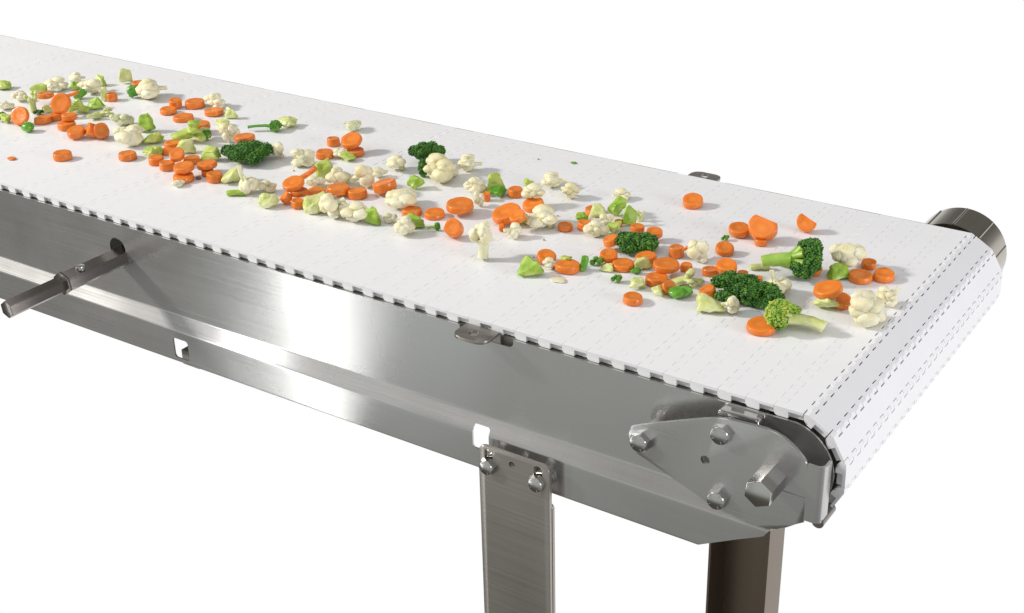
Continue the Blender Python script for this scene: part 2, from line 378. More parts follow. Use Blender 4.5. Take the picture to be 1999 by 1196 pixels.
# rolled retaining flange at the end of the plate
bm = bmesh.new()
prof = [(.0188, YB-.0008)] + [(.0330-.0070+.0070*math.sin(a), YB-.0008+.0070-.0070*math.cos(a)) for a in [PI/16*i for i in range(0, 9)]] + [(.0330, YB+.014), (.0306, YB+.014)] + [(.0330-.0070+.0046*math.sin(a), YB-.0008+.0070-.0046*math.cos(a)) for a in [PI/16*i for i in range(8, -1, -1)]] + [(.0188, YB+.0018)]
prism(bm, prof, -.0820, -.0285, axis=2)
part('retaining_flange', finish(bm, 'retaining_flange', 30), M['plate'])
bm = bmesh.new(); prism(bm, ngon(.0292, -.0835, .0052, 20), YB+.004, YB+.030); part('roller_end', finish(bm, 'roller_end', 40), M['rod'])
for bx, bz, ph in ((-.1320, -.0562, .35), (-.0570, -.0242, .2), (-.0572, -.0880, .3)):
    hexbolt(bx, bz, YB, .0094, .0066, bp, ph)
    bm = bmesh.new(); prism(bm, ngon(bx, bz, .0056, 20), YB+.003, YP); prism(bm, ngon(bx, bz, .0080, 6, .2), YB+.003, YB+.0085)
    part('spacer', finish(bm, 'spacer', 30), M['bolt'], bp)
hp = ngon(CX0, CZ0, .0126, 6, .42)
bm = bmesh.new(); prism(bm, hp, -.0550, .02, bev=.0007); part('drive_shaft', finish(bm, 'drive_shaft', 30), M['bolt'])
bm = bmesh.new(); prism(bm, rrect(-.067, -.030, -.0215, -.0100, .003), YP-.012, YP-.0002, bev=.001); part('end_block', finish(bm, 'end_block', 40), M['bolt'])

# legs
def leg_plate(x0, x1, zt, zb, yf, name='leg'):
    bm = bmesh.new(); prism(bm, rrect(x0, x1, zb, zt, .007), yf, yf+.004, bev=.0006)
    return finish(bm, name, 40)
LX0, LX1 = -.3050, -.2260
lg = part('leg', leg_plate(LX0, LX1, -.1165, -.90, -.0250), M['leg'])
cb = bmesh.new()
for sx_ in (-.2935, -.2385):
    prism(cb, rrect(sx_-.0045, sx_+.0045, -.1430, -.1190, .0044), -.04, 0)
prism(cb, ngon(-.2672, -.1272, .0035, 16), -.04, 0)
cut(lg, cb); resmooth(lg, 40)
bm = bmesh.new(); prism(bm, rrect(LX0+.003, LX1+.0005, -.90, -.1600, .004), -.0208, -.0172, bev=.0006); part('backing_strip', finish(bm, 'backing_strip', 40), M['leg'], lg)
for sx_ in (-.2935, -.2385):
    hexbolt(sx_, -.1365, -.0250, .0088, .0060, lg, .25)
    bm = bmesh.new(); prism(bm, ngon(sx_, -.1365, .0042, 16), -.0230, -.0080); prism(bm, ngon(sx_, -.1365, .0085, 6, .3), -.0209, -.0150, bev=.0006)
    prism(bm, ngon(sx_, -.1365, .0100, 24), -.0149, -.0117)
    part('nut', finish(bm, 'nut', 30), M['bolt'], lg)
# far leg: open channel, flanges towards the belt
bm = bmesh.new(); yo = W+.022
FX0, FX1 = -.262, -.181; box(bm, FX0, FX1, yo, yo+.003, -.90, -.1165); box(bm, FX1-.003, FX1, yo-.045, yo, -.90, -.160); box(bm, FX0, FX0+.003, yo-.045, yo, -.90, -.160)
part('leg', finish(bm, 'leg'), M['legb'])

# hexagon rod sticking out of the frame
RX, RZ = -.8025, -.0475
bm = bmesh.new(); prism(bm, ngon(RX, RZ, .0118, 6, PI/6+.12), -.083, .0115, bev=.0006); rod = part('hex_rod', finish(bm, 'hex_rod', 30), M['rod'])
bm = bmesh.new(); prism(bm, ngon(RX, RZ-.0005, .0098, 6, PI/6+.12), -.158, -.0829, bev=.0009); part('rod_tip', finish(bm, 'rod_tip', 30), M['rod'], rod)
bm = bmesh.new(); prism(bm, ngon(RX, RZ, .0134, 6, PI/6+.12), -.0866, -.0832, bev=.0006); part('collar', finish(bm, 'collar', 30), M['rod'], rod)
bm = bmesh.new(); prism(bm, ngon(RX+.0045, -.063, .0052, 20), RZ+.0085, RZ+.0135, axis=2, bev=.0007); part('screw', finish(bm, 'screw', 30), M['bolt'], rod)

# faceted coupling on the far end of the shaft
bm = bmesh.new(); prism(bm, ngon(-.0200, -.0480, .0480, 72), W+.012, W+.0640, bev=.0012)
for k_ in range(10):
    a = .30+k_*PI/5; prism(bm, ngon(-.0200+.0474*math.cos(a), -.0480+.0474*math.sin(a), .0017, 8), W+.0135, W+.0625)
part('drive_coupling', finish(bm, 'drive_coupling', 30), M['drum'])
bm = bmesh.new(); prism(bm, ngon(-.0200, -.0480, .030, 24), W+.004, W+.0122); part('coupling_hub', finish(bm, 'coupling_hub', 30), M['drum'])

# ================================================================== VEGETABLES
ITEMS = [
 ('chunk', -1.3053, 0.2425, 0, 0.0154, 0.0089, {}, 'light green stem piece cut by the left frame edge, furthest back'),
 ('cauli', -1.2394, 0.2171, 0, 0.0194, 0.012, {}, 'small cream cauliflower floret at the back behind the big dark orange slice'),
 ('cauli', -1.2257, 0.1837, 0, 0.0208, 0.0096, {}, 'pale greenish cauliflower scrap at the left frame edge beside the dark orange slice'),
 ('broc', -1.186, 0.1467, 0, 0.0118, 0.0136, {'azs': 200}, 'dark green broccoli bit half cut by the left frame edge'),
 ('chunk', -1.1772, 0.1458, 0, 0.0118, 0.01, {}, 'yellow green stem piece tucked under the left side of the big dark orange slice'),
 ('carrot', -1.1529, 0.1511, 0, 0.0149, 0.006, {'tilt': 58, 'az': -75}, 'big dark orange carrot slice propped on edge at the left end of the heap'),
 ('pea', -1.1226, 0.1375, 0, 0.0166, 0.0126, {}, 'round bright green piece like a pea in front of the left heap'),
 ('chunk', -1.2468, 0.2568, 0, 0.0207, 0.0112, {}, 'light green stem lump behind the left heap next to a cream floret'),
 ('stalk', -1.184, 0.1955, 0, 0.0207, 0.0292, {}, 'upright pale green broccoli stalk with side shoots in the left heap'),
 ('broc', -1.1685, 0.1915, 0, 0.0146, 0.0061, {'azs': 200}, 'tiny dark broccoli scrap at the foot of the upright pale stalk'),
 ('cauli', -1.234, 0.2771, 0, 0.0298, 0.0161, {}, 'cream cauliflower floret rising behind the carrot pile of the left heap'),
 ('cauli', -1.2394, 0.316, 0, 0.0205, 0.0125, {}, 'cream cauliflower floret furthest back at the top of the left heap'),
 ('chunk', -1.2136, 0.2932, 0, 0.0108, 0.0093, {}, 'small bright green piece below the furthest back cauliflower floret'),
 ('cauli', -1.1811, 0.2916, 0, 0.0313, 0.0203, {}, 'wide cream cauliflower floret right of the top of the left heap'),
 ('slab', -1.1983, 0.3222, 0, 0.0204, 0.0142, {}, 'tilted green stem slab leaning on the wide cream floret'),
 ('carrot', -1.198, 0.2291, 0.008, 0.0112, 0.0063, {}, 'orange carrot slice lying behind the large upright slice of the left heap'),
 ('sliver', -1.1716, 0.2529, 0.012, 0.0184, 0.0055, {'ang': 18}, 'thin orange carrot sliver sticking out right of the large upright slice'),
 ('carrot', -1.1288, 0.1988, 0.006, 0.017, 0.006, {'tilt': 60, 'az': -60}, 'largest carrot slice of the left heap standing upright in the middle of the pile'),
 ('chunk', -1.1736, 0.2665, 0, 0.0145, 0.0105, {}, 'dark green stem piece right behind the large upright carrot slice'),
 ('stem2', -1.1251, 0.2242, 0, 0.0295, 0.0179, {}, 'yellow green floret stump with rough face right of the large upright carrot'),
 ('slab', -1.1196, 0.2489, 0, 0.0229, 0.0108, {}, 'mid green stem slab right of the yellow green stump'),
 ('carrot', -1.1284, 0.2837, 0, 0.0079, 0.0103, {}, 'small carrot slice at the right tip of the left heap behind a green sliver'),
 ('slab', -1.1353, 0.2789, 0, 0.0106, 0.0158, {}, 'narrow pale green sliver standing in front of the small right tip carrot'),
 ('stem2', -1.0835, 0.2324, 0, 0.0221, 0.012, {}, 'pale green knobbly stem at the front right of the left heap'),
 ('chunk', -1.164, 0.2019, 0, 0.0103, 0.0088, {}, 'small pale green bit between the upright stalk and the large upright carrot'),
 ('carrot', -1.1354, 0.172, 0, 0.0117, 0.0072, {}, 'flat carrot slice right of the round green pea like piece'),
 ('carrot', -1.1306, 0.1884, 0, 0.0087, 0.0074, {}, 'carrot slice wedged under the large upright slice of the left heap'),
 ('carrot', -1.0919, 0.1807, 0.009, 0.01, 0.0069, {}, 'carrot slice lying on the pair at the front of the left heap'),
 ('carrot', -1.088, 0.1714, 0, 0.0122, 0.008, {}, 'carrot slice on the left of the front pair of the left heap'),
 ('carrot', -1.0476, 0.1531, 0.002, 0.0121, 0.0075, {'tilt': 12, 'az': -70}, 'frontmost carrot slice of the front pair of the left heap'),
 ('carrot', -1.0294, 0.1638, 0, 0.0104, 0.0125, {'tilt': 62, 'az': -125}, 'left one of two upright carrot slices pressed together at the left heap'),
 ('carrot', -1.0151, 0.167, 0, 0.0111, 0.0125, {'tilt': 58, 'az': -40}, 'right one of two upright carrot slices pressed together at the left heap'),
 ('chunk', -1.0861, 0.2165, 0, 0.0144, 0.0051, {}, 'pale green bit just behind the two upright carrots pressed together'),
 ('cauli', -1.0362, 0.2201, 0, 0.0276, 0.0146, {'green': 1}, 'greenish cauliflower floret behind the cream floret that faces the two upright carrots'),
 ('cauli', -0.9704, 0.1709, 0, 0.0361, 0.022, {}, 'cream cauliflower floret with two lobes right of the two upright carrots'),
 ('slab', -0.9873, 0.2162, 0, 0.0184, 0.019, {}, 'pointed bright green stem piece standing right of the greenish cauliflower'),
 ('chunk', -0.9485, 0.1905, 0, 0.0245, 0.0138, {}, 'cut green stem block right of the two lobed cream cauliflower'),
 ('slab', -1.174, 0.35, 0, 0.015, 0.0162, {}, 'pale green blade shaped piece at the very back beside a small carrot slice'),
 ('carrot', -1.1473, 0.3479, 0, 0.01, 0.006, {}, 'carrot slice at the very back between green blade and cream floret'),
 ('chunk', -1.1103, 0.3077, 0, 0.0145, 0.0142, {}, 'deep green round piece left of the cream floret at the very back'),
 ('cauli', -1.0887, 0.3189, 0, 0.0379, 0.0148, {}, 'wide cream cauliflower floret at the very back right of a deep green piece'),
 ('carrot', -1.028, 0.3052, 0.002, 0.0095, 0.009, {}, 'carrot slice behind another at the left of the back carrot row'),
 ('carrot', -1.0197, 0.2838, 0, 0.0111, 0.0063, {}, 'carrot slice at the left end of the back carrot row'),
 ('carrot', -1.0086, 0.3218, 0, 0.0137, 0.0081, {}, 'thick carrot slice left of the flat topped cauliflower block'),
 ('cauli', -0.9824, 0.3339, 0, 0.0276, 0.0117, {}, 'flat topped cream cauliflower block at the right end of the back carrot row'),
 ('carrot', -0.9628, 0.3112, 0, 0.0127, 0.006, {}, 'carrot slice in front of the flat topped cauliflower block'),
 ('carrot', -0.981, 0.2731, 0, 0.0134, 0.006, {}, 'carrot slice in the middle of the back carrot row in front of the thick one'),
 ('slab', -0.9305, 0.3109, 0, 0.0138, 0.0117, {}, 'small pale green piece alone right of the back carrot row'),
 ('carrot', -0.9228, 0.2489, 0.006, 0.0122, 0.0072, {}, 'carrot slice on the light green broccoli stump below the back carrot row'),
 ('chunk', -0.9192, 0.2823, 0, 0.0153, 0.0076, {}, 'green stem piece just behind the white floret left of the broccoli crown'),
 ('stem2', -0.9088, 0.216, 0, 0.0498, 0.0182, {}, 'large light green broccoli stump with rough branching top under a carrot slice'),
 ('broc', -0.8962, 0.2299, 0, 0.0129, 0.0142, {'light': 1, 'azs': -20}, 'small bright green broccoli bud at the right end of the large light green stump'),
 ('cauli', -0.8673, 0.2441, 0, 0.0249, 0.0226, {}, 'white cauliflower floret standing left behind the big frilly broccoli crown'),
 ('crumb', -1.056, 0.0588, 0, 0.0113, 0.0025, {}, 'tiny orange carrot crumb near the left edge of the belt'),
 ('carrot', -1.0008, 0.0915, 0, 0.0115, 0.0081, {}, 'lone carrot slice in front of the left heap, nearer the left frame edge'),
 ('carrot', -0.9322, 0.1333, 0, 0.0117, 0.0072, {}, 'lone carrot slice just left of the front carrot cluster'),
 ('chunk', -0.9123, 0.1558, 0, 0.0192, 0.0061, {}, 'green stem bit at the left tip of the front carrot cluster'),
 ('carrot', -0.9161, 0.1929, 0, 0.0111, 0.006, {}, 'carrot slice at the back of the front carrot cluster'),
 ('carrot', -0.9034, 0.1707, 0, 0.0073, 0.006, {}, 'half hidden carrot slice in the back left of the front carrot cluster'),
 ('carrot', -0.8603, 0.1476, 0.007, 0.0099, 0.006, {'tilt': 30, 'az': -60}, 'tilted carrot slice on top in the middle of the front carrot cluster'),
 ('slab', -0.886, 0.1855, 0, 0.0197, 0.0115, {}, 'pale yellow green slab leaning at the back of the front carrot cluster'),
 ('carrot', -0.8884, 0.1389, 0, 0.0094, 0.0085, {}, 'leftmost carrot slice of the front carrot cluster'),
 ('carrot', -0.8629, 0.1323, 0, 0.0093, 0.0087, {}, 'carrot slice second from the left at the front of the front carrot cluster'),
 ('carrot', -0.8536, 0.1634, 0, 0.0102, 0.006, {}, 'carrot slice in the right rear of the front carrot cluster'),
 ('carrot', -0.823, 0.1221, 0.009, 0.0127, 0.0061, {}, 'upper carrot slice of the stacked pair in the front carrot cluster'),
 ('carrot', -0.8183, 0.1156, 0, 0.0125, 0.0068, {}, 'lower carrot slice of the stacked pair, frontmost of the front carrot cluster'),
 ('carrot', -0.8116, 0.1481, 0.006, 0.0129, 0.006, {}, 'upper carrot slice at the right side of the front carrot cluster'),
 ('carrot', -0.8062, 0.143, 0, 0.0081, 0.006, {}, 'carrot slice pinched between two others at the right of the front carrot cluster'),
 ('carrot', -0.7853, 0.1336, 0, 0.0099, 0.0094, {}, 'carrot slice at the right end of the front carrot cluster beside a green block'),
 ('slab', -0.8395, 0.1816, 0, 0.0241, 0.0102, {}, 'olive green slab right behind the front carrot cluster, left of the broccoli crown'),
 ('cauli', -0.8105, 0.0999, 0, 0.0141, 0.0022, {}, 'thin yellowish scrap in front of the stacked carrot pair'),
 ('chunk', -0.7643, 0.1414, 0, 0.0223, 0.0173, {}, 'yellow green stem block with pale cut face right of the front carrot cluster'),
 ('caulistem', -0.7228, 0.1239, 0, 0.0218, 0.0307, {}, 'cream cauliflower floret standing on its head with stem up, right of the yellow green block'),
 ('stemrod', -0.7313, 0.1128, 0, 0.0226, 0.0068, {}, 'short rounded green stem lying at the foot of the upside down cauliflower'),
 ('brocsprig', -0.8567, 0.2961, 0, 0.0426, 0.0128, {}, 'small broccoli sprig with thin green stem lying at the back of the belt'),
 ('chunk', -0.8428, 0.3231, 0, 0.024, 0.0109, {}, 'pale green stem piece right behind the small broccoli sprig'),
 ('broc', -0.7985, 0.2022, 0, 0.0634, 0.0226, {'azs': -90}, 'big dark frilly broccoli crown lying on the left middle of the belt'),
 ('carrot', -0.8285, 0.2303, 0.012, 0.0141, 0.006, {}, 'carrot slice showing as an orange rim behind the big frilly broccoli crown'),
 ('cauli', -0.7737, 0.2286, 0, 0.0155, 0.0195, {}, 'cream cauliflower piece right behind the big frilly broccoli crown'),
 ('cauli', -0.761, 0.3547, 0, 0.0203, 0.0129, {'green': 1}, 'single whitish green cauliflower knob at the back of the belt'),
 ('carrot', -0.7461, 0.2992, 0, 0.0082, 0.0091, {}, 'carrot slice behind the left of the tilted slice in the back carrot trio'),
 ('carrot', -0.7082, 0.2897, 0.008, 0.0139, 0.006, {'tilt': 24, 'az': -80}, 'tilted carrot slice on top of the back carrot trio'),
 ('carrot', -0.7004, 0.286, 0, 0.0111, 0.0063, {}, 'carrot slice under the tilted slice of the back carrot trio'),
 ('carrot', -0.7265, 0.2599, 0, 0.0108, 0.0075, {}, 'carrot slice left of a small cream cube near the back carrot trio'),
 ('cauli', -0.7095, 0.2681, 0, 0.0143, 0.0102, {}, 'small cream cauliflower cube between two carrot slices at the back trio'),
 ('chunk', -0.6949, 0.2666, 0, 0.0147, 0.0035, {}, 'flat green scrap in front of the back carrot trio'),
 ('cauli', -0.729, 0.2233, 0, 0.0267, 0.0182, {}, 'pointed cream cauliflower floret alone right of the big frilly broccoli crown'),
 ('chunk', -0.6822, 0.2089, 0, 0.0172, 0.017, {}, 'yellow green round stem piece left behind the large cauliflower pile'),
 ('sliver', -0.6815, 0.1808, 0.012, 0.0229, 0.004, {'ang': 35}, 'slanted carrot sliver propped left of the cauliflower pile'),
 ('carrot', -0.6664, 0.1387, 0.012, 0.0128, 0.006, {'tilt': 18, 'az': -100}, 'tilted top carrot slice of the centre left carrot stack'),
 ('carrot', -0.6581, 0.1378, 0.007, 0.01, 0.006, {}, 'middle carrot slice of the centre left carrot stack'),
 ('carrot', -0.6649, 0.1232, 0, 0.007, 0.0077, {'tilt': 40, 'az': -130}, 'carrot slice on edge at the left foot of the centre left carrot stack'),
 ('carrot', -0.6471, 0.1219, 0, 0.0078, 0.0079, {}, 'lowest front carrot slice of the centre left stack beside the striped green block'),
 ('cauli', -0.6691, 0.1777, 0, 0.0212, 0.0129, {}, 'small pinkish cauliflower floret between carrot sliver and cauliflower pile'),
 ('cauli', -0.6531, 0.1994, 0, 0.0266, 0.0196, {}, 'left cauliflower floret of the large cauliflower pile'),
 ('cauli', -0.6253, 0.208, 0, 0.0272, 0.0248, {}, 'tall middle cauliflower floret of the large cauliflower pile with a dark speck'),
 ('cauli', -0.6264, 0.2416, 0, 0.0172, 0.0118, {}, 'yellowish right cauliflower floret of the large cauliflower pile'),
 ('cauli', -0.6237, 0.2694, 0, 0.0215, 0.0172, {}, 'single cream cauliflower floret right behind the large cauliflower pile'),
 ('carrot', -0.5886, 0.2035, 0.002, 0.0145, 0.0102, {'tilt': 13, 'az': -170}, 'carrot slice with dark top tipped towards the right, right of the cauliflower pile'),
 ('carrot', -0.653, 0.1605, 0, 0.0107, 0.006, {}, 'carrot slice lying left in front of the cauliflower pile'),
 ('carrot', -0.6309, 0.1727, 0.003, 0.0136, 0.0068, {}, 'carrot slice in the middle in front of the cauliflower pile'),
 ('carrot', -0.6096, 0.1801, 0, 0.0115, 0.0084, {}, 'thick carrot slice at the right in front of the cauliflower pile'),
 ('slabbig', -0.6214, 0.1217, 0, 0.0246, 0.0187, {}, 'broad striped green and white stem block in front of the carrot row'),
 ('cauli', -0.5952, 0.1203, 0, 0.0272, 0.0231, {}, 'cream cauliflower floret right of the broad striped green block'),
 ('cauli', -0.5685, 0.1258, 0, 0.0319, 0.0164, {}, 'cream cauliflower floret with spread foot left of a thin green piece'),
 ('slab', -0.5453, 0.1272, 0, 0.0144, 0.0163, {}, 'thin bright green piece leaning on the spread foot cauliflower'),
 ('cauli', -0.7085, 0.1379, 0, 0.0212, 0.012, {}, 'cream cauliflower head behind a whitish green stem end left of the carrot stack'),
 ('chunk', -0.6757, 0.1077, 0, 0.0216, 0.0145, {}, 'whitish green round stem end in front of a cream head left of the carrot stack'),
 ('broc', -0.6056, 0.305, 0.006, 0.0434, 0.02, {'azs': -60}, 'dark blue green broccoli crown leaning behind the yellowish cauliflower'),
 ('brocs', -0.584, 0.2683, 0, 0.0119, 0.0203, {'azs': -90}, 'narrow dark broccoli stem drop left of the yellowish cauliflower'),
 ('chunk', -0.5688, 0.235, 0, 0.0164, 0.0119, {}, 'bright green stem piece in front left of the yellowish cauliflower'),
 ('cauli', -0.5597, 0.2707, 0, 0.0407, 0.029, {'yel': 1}, 'large yellowish cauliflower floret in front of the blue green broccoli crown'),
 ('cauli', -0.5463, 0.31, 0, 0.0263, 0.0186, {}, 'cream cauliflower floret directly right of the large yellowish one'),
 ('cauli', -0.5482, 0.1808, 0, 0.0332, 0.0174, {}, 'large pinkish cauliflower floret behind three carrot slices in the centre'),
 ('cauli', -0.5332, 0.1422, 0, 0.0152, 0.0102, {}, 'pale cauliflower scrap left under the large pinkish cauliflower'),
 ('carrot', -0.5261, 0.1713, 0, 0.0112, 0.006, {}, 'left carrot slice of the row of three in the centre'),
 ('carrot', -0.5006, 0.1781, 0, 0.0115, 0.006, {}, 'middle carrot slice of the row of three in the centre'),
 ('carrot', -0.4812, 0.199, 0.005, 0.0159, 0.0074, {}, 'large right carrot slice of the row of three in the centre'),
 ('carrot', -0.448, 0.1416, 0, 0.0113, 0.0125, {'tilt': 52, 'az': -75}, 'carrot slice leaning face on at the front of the row of three'),
 ('slab', -0.5014, 0.1438, 0, 0.0205, 0.0138, {}, 'folded bright green leaf piece left of the face on carrot'),
 ('cauli', -0.4986, 0.1237, 0, 0.021, 0.0164, {}, 'cream cauliflower chunk in front of the left carrot of the row of three'),
 ('brocsprigm', -0.478, 0.1466, 0, 0.0143, 0.0087, {}, 'small green stem knob left of the face on carrot'),
 ('cauli', -0.5026, 0.2575, 0, 0.0239, 0.0173, {}, 'pinkish cauliflower floret head right behind the row of three carrots'),
 ('cauli', -0.4764, 0.2276, 0, 0.0113, 0.0162, {}, 'narrow cauliflower stem right beside the large slice of the row of three'),
 ('carrot', -0.4786, 0.2455, 0, 0.0045, 0.009, {}, 'small carrot piece left of the pointed green wedge'),
 ('slab', -0.4854, 0.2741, 0, 0.0203, 0.0198, {}, 'pointed yellow green wedge standing behind the centre'),
 ('chunk', -0.4747, 0.2624, 0, 0.0161, 0.0074, {}, 'darker green piece at the foot of the pointed yellow green wedge'),
 ('carrot', -0.4589, 0.2738, 0, 0.0093, 0.0084, {}, 'thick carrot slice left of the cauliflower that sits on a carrot'),
 ('slab', -0.4607, 0.3061, 0, 0.0108, 0.007, {}, 'small green leaf tip behind the cauliflower that sits on a carrot'),
 ('cauli', -0.4245, 0.2579, 0.008, 0.0246, 0.0157, {}, 'cream cauliflower floret sitting on a tilted carrot slice'),
 ('carrot', -0.4201, 0.251, 0, 0.0127, 0.006, {'tilt': 12, 'az': -90}, 'tilted carrot slice under the cream cauliflower floret'),
 ('carrot', -0.4246, 0.2051, 0.003, 0.0168, 0.006, {'tilt': 18, 'az': -100}, 'large oval carrot slice with a ragged face in the centre'),
 ('carrot', -0.4023, 0.1927, 0.01, 0.0099, 0.006, {'tilt': 22, 'az': -100}, 'small carrot slice on the right end of the large oval slice'),
 ('sliver', -0.4194, 0.1885, 0, 0.0046, 0.0082, {'ang': 80}, 'narrow carrot strip hanging below the large oval slice'),
 ('chunk', -0.4072, 0.2121, 0, 0.0126, 0.0103, {}, 'olive green piece right below the large oval carrot slice'),
 ('cauli', -0.3964, 0.1749, 0, 0.0177, 0.0144, {}, 'cream cauliflower cube in front of the large oval carrot slice'),
 ('cauli', -0.3868, 0.2147, 0, 0.0313, 0.0189, {}, 'triangular cream cauliflower floret right of the olive green piece'),
 ('cauli', -0.4372, 0.3203, 0, 0.0263, 0.0162, {}, 'cream cauliflower floret at the back, left one of two touching'),
 ('cauli', -0.4027, 0.3008, 0, 0.0217, 0.0183, {'yel': 1}, 'yellowish cauliflower floret at the back, right one of two touching'),
 ('caulistand', -0.3946, 0.1149, 0, 0.022, 0.036, {}, 'tall cauliflower floret standing on its thick pale stem in front of the centre'),
 ('carrot', -0.3602, 0.2208, 0, 0.0081, 0.006, {}, 'small carrot slice alone right of the triangular cauliflower'),
 ('cauli', -0.3522, 0.3254, 0, 0.0192, 0.0104, {}, 'cream cauliflower knob behind the green round piece right of the centre'),
 ('chunk', -0.3325, 0.2824, 0, 0.0173, 0.0152, {}, 'round green stem piece at the top of the right centre heap'),
 ('slab', -0.3081, 0.2651, 0, 0.0125, 0.0172, {}, 'upright green stem slice at the right of the right centre heap'),
 ('slab', -0.3351, 0.2468, 0.008, 0.0204, 0.0144, {}, 'pale green slanted slice at the top left of the right centre heap'),
 ('carrot', -0.3556, 0.2741, 0, 0.0116, 0.006, {}, 'carrot slice mostly hidden behind the pale slanted slice'),
 ('chunk', -0.3575, 0.2504, 0, 0.0113, 0.0071, {}, 'round green bit at the left end of the right centre heap'),
 ('carrot', -0.3437, 0.2332, 0, 0.0082, 0.0072, {}, 'carrot slice at the left front of the right centre heap'),
 ('cauli', -0.3229, 0.2214, 0, 0.0254, 0.0156, {}, 'cream cauliflower floret with a green speck at the front of the right centre heap'),
 ('cauli', -0.3228, 0.2437, 0.006, 0.0149, 0.0107, {}, 'pale pinkish cauliflower bit in the middle of the right centre heap'),
 ('chunk', -0.3123, 0.2405, 0, 0.0128, 0.0091, {}, 'yellow green piece at the right front of the right centre heap'),
 ('carrot', -0.3167, 0.2569, 0, 0.0043, 0.007, {}, 'small carrot piece in the right of the right centre heap'),
 ('stalk', -0.3043, 0.2812, 0, 0.0115, 0.0122, {}, 'white and green stem bit with thin shoot behind the right centre heap'),
 ('carrot', -0.2753, 0.3471, 0, 0.0113, 0.0068, {'tilt': 14, 'az': -80}, 'lone carrot slice close to the far belt edge'),
 ('broc', -0.2672, 0.2091, 0, 0.0431, 0.0197, {'azs': -80, 'knob': 1}, 'glossy broccoli head of several round knobs among carrot slices'),
 ('carrot', -0.2887, 0.2479, 0.004, 0.0076, 0.006, {}, 'carrot slice showing as an orange rim left behind the knobbly broccoli head'),
 ('carrot', -0.2665, 0.2433, 0.004, 0.0087, 0.006, {'tilt': 14, 'az': -50}, 'carrot slice right behind the knobbly broccoli head'),
 ('carrot', -0.2925, 0.1997, 0.004, 0.0085, 0.0073, {'tilt': 20, 'az': -150}, 'upper carrot slice left of the knobbly broccoli head'),
 ('carrot', -0.2794, 0.1722, 0.002, 0.0091, 0.006, {'tilt': 20, 'az': -60}, 'lower carrot slice left of the knobbly broccoli head'),
 ('carrot', -0.3322, 0.1395, 0, 0.0101, 0.006, {'tilt': 20, 'az': -30}, 'tilted carrot slice behind a white scrap at the left of the right heap'),
 ('cauli', -0.3228, 0.1313, 0, 0.0143, 0.0102, {}, 'white cauliflower scrap between two carrot slices at the left of the right heap'),
 ('chunk', -0.312, 0.1443, 0.006, 0.0095, 0.0029, {}, 'thin green piece behind the large flat carrot of the right heap'),
 ('carrot', -0.3045, 0.1345, 0, 0.0127, 0.0073, {}, 'large flat carrot slice at the left front of the right heap'),
 ('stemrod', -0.2912, 0.1434, 0, 0.0104, 0.0144, {}, 'green stem bit right of the large flat carrot slice'),
 ('broc', -0.2859, 0.161, 0, 0.0155, 0.0083, {'light': 1, 'azs': -60}, 'small bright green broccoli bud left of a flat carrot slice'),
 ('slab', -0.2709, 0.1531, 0, 0.0106, 0.006, {}, 'pale green sliver left of the flat carrot below the knobbly broccoli'),
 ('carrot', -0.2606, 0.1676, 0, 0.0119, 0.006, {}, 'flat carrot slice in front of the knobbly broccoli head'),
 ('slab', -0.3302, 0.1077, 0, 0.0247, 0.0089, {}, 'bright green stem wedge alone left of the large flat carrot'),
 ('broc', -0.2497, 0.1363, 0, 0.0114, 0.0076, {'light': 1, 'azs': -80}, 'small round green broccoli bud alone in front of the flat carrot'),
 ('chunk', -0.228, 0.1377, 0, 0.0133, 0.0052, {}, 'pale yellow green piece behind the lone front carrot slice'),
 ('slab', -0.2427, 0.1763, 0, 0.0156, 0.0084, {}, 'pale green slice with ragged edge between two carrot slices of the right heap'),
 ('chunk', -0.2435, 0.1625, 0, 0.0087, 0.0052, {}, 'small deep green bit below the pale ragged slice'),
 ('carrot', -0.2455, 0.1874, 0.003, 0.0112, 0.006, {}, 'carrot slice at the foot of the knobbly broccoli head on its right'),
 ('carrot', -0.216, 0.1745, 0.007, 0.0134, 0.006, {}, 'large carrot slice with a green fleck in the middle of the right heap'),
 ('carrot', -0.2156, 0.1545, 0, 0.0116, 0.007, {}, 'thick carrot slice below the large one with a green fleck'),
 ('carrot', -0.1951, 0.1401, 0, 0.0084, 0.006, {'tilt': 45, 'az': -30}, 'leaning carrot slice right of the thick one, behind the dark green ball'),
 ('carrot', -0.205, 0.1956, 0, 0.0065, 0.006, {}, 'carrot slice peeking behind the big pale green stump'),
 ('stem2', -0.1872, 0.1645, 0, 0.0328, 0.0137, {}, 'big pale green floret stump in the right heap'),
 ('chunk', -0.2025, 0.1327, 0, 0.0105, 0.0071, {}, 'pale green bit at the front foot of the thick carrot slice'),
 ('pea', -0.1844, 0.137, 0, 0.017, 0.0088, {}, 'shiny dark green ball in front of the big pale green stump'),
 ('chunk', -0.1778, 0.1428, 0, 0.0108, 0.0074, {}, 'pale green collar piece right of the shiny dark green ball'),
 ('carrot', -0.1601, 0.1523, 0, 0.0081, 0.0077, {'tilt': 15, 'az': -150}, 'carrot slice right of the big pale green stump, left of the long broccoli crown'),
 ('carrot', -0.2147, 0.1058, 0, 0.0104, 0.0064, {}, 'lone carrot slice in front of the right heap'),
 ('crumbpale', -0.2998, 0.11, 0, 0.0163, 0.0014, {}, 'thin translucent white scrap in front of the large flat carrot'),
 ('carrot', -0.229, 0.2209, 0, 0.0084, 0.0097, {}, 'carrot slice left of the round cream cauliflower ball'),
 ('sliver', -0.2196, 0.2204, 0.012, 0.0108, 0.0048, {'ang': 55}, 'carrot sliver standing up on a slice beside the cream ball'),
 ('cauli', -0.2059, 0.2218, 0, 0.0209, 0.0192, {}, 'round cream cauliflower ball with a green base'),
 ('carrot', -0.1978, 0.3005, 0.001, 0.0117, 0.0065, {'tilt': 12, 'az': -80}, 'carrot slice at the left of the back right pair'),
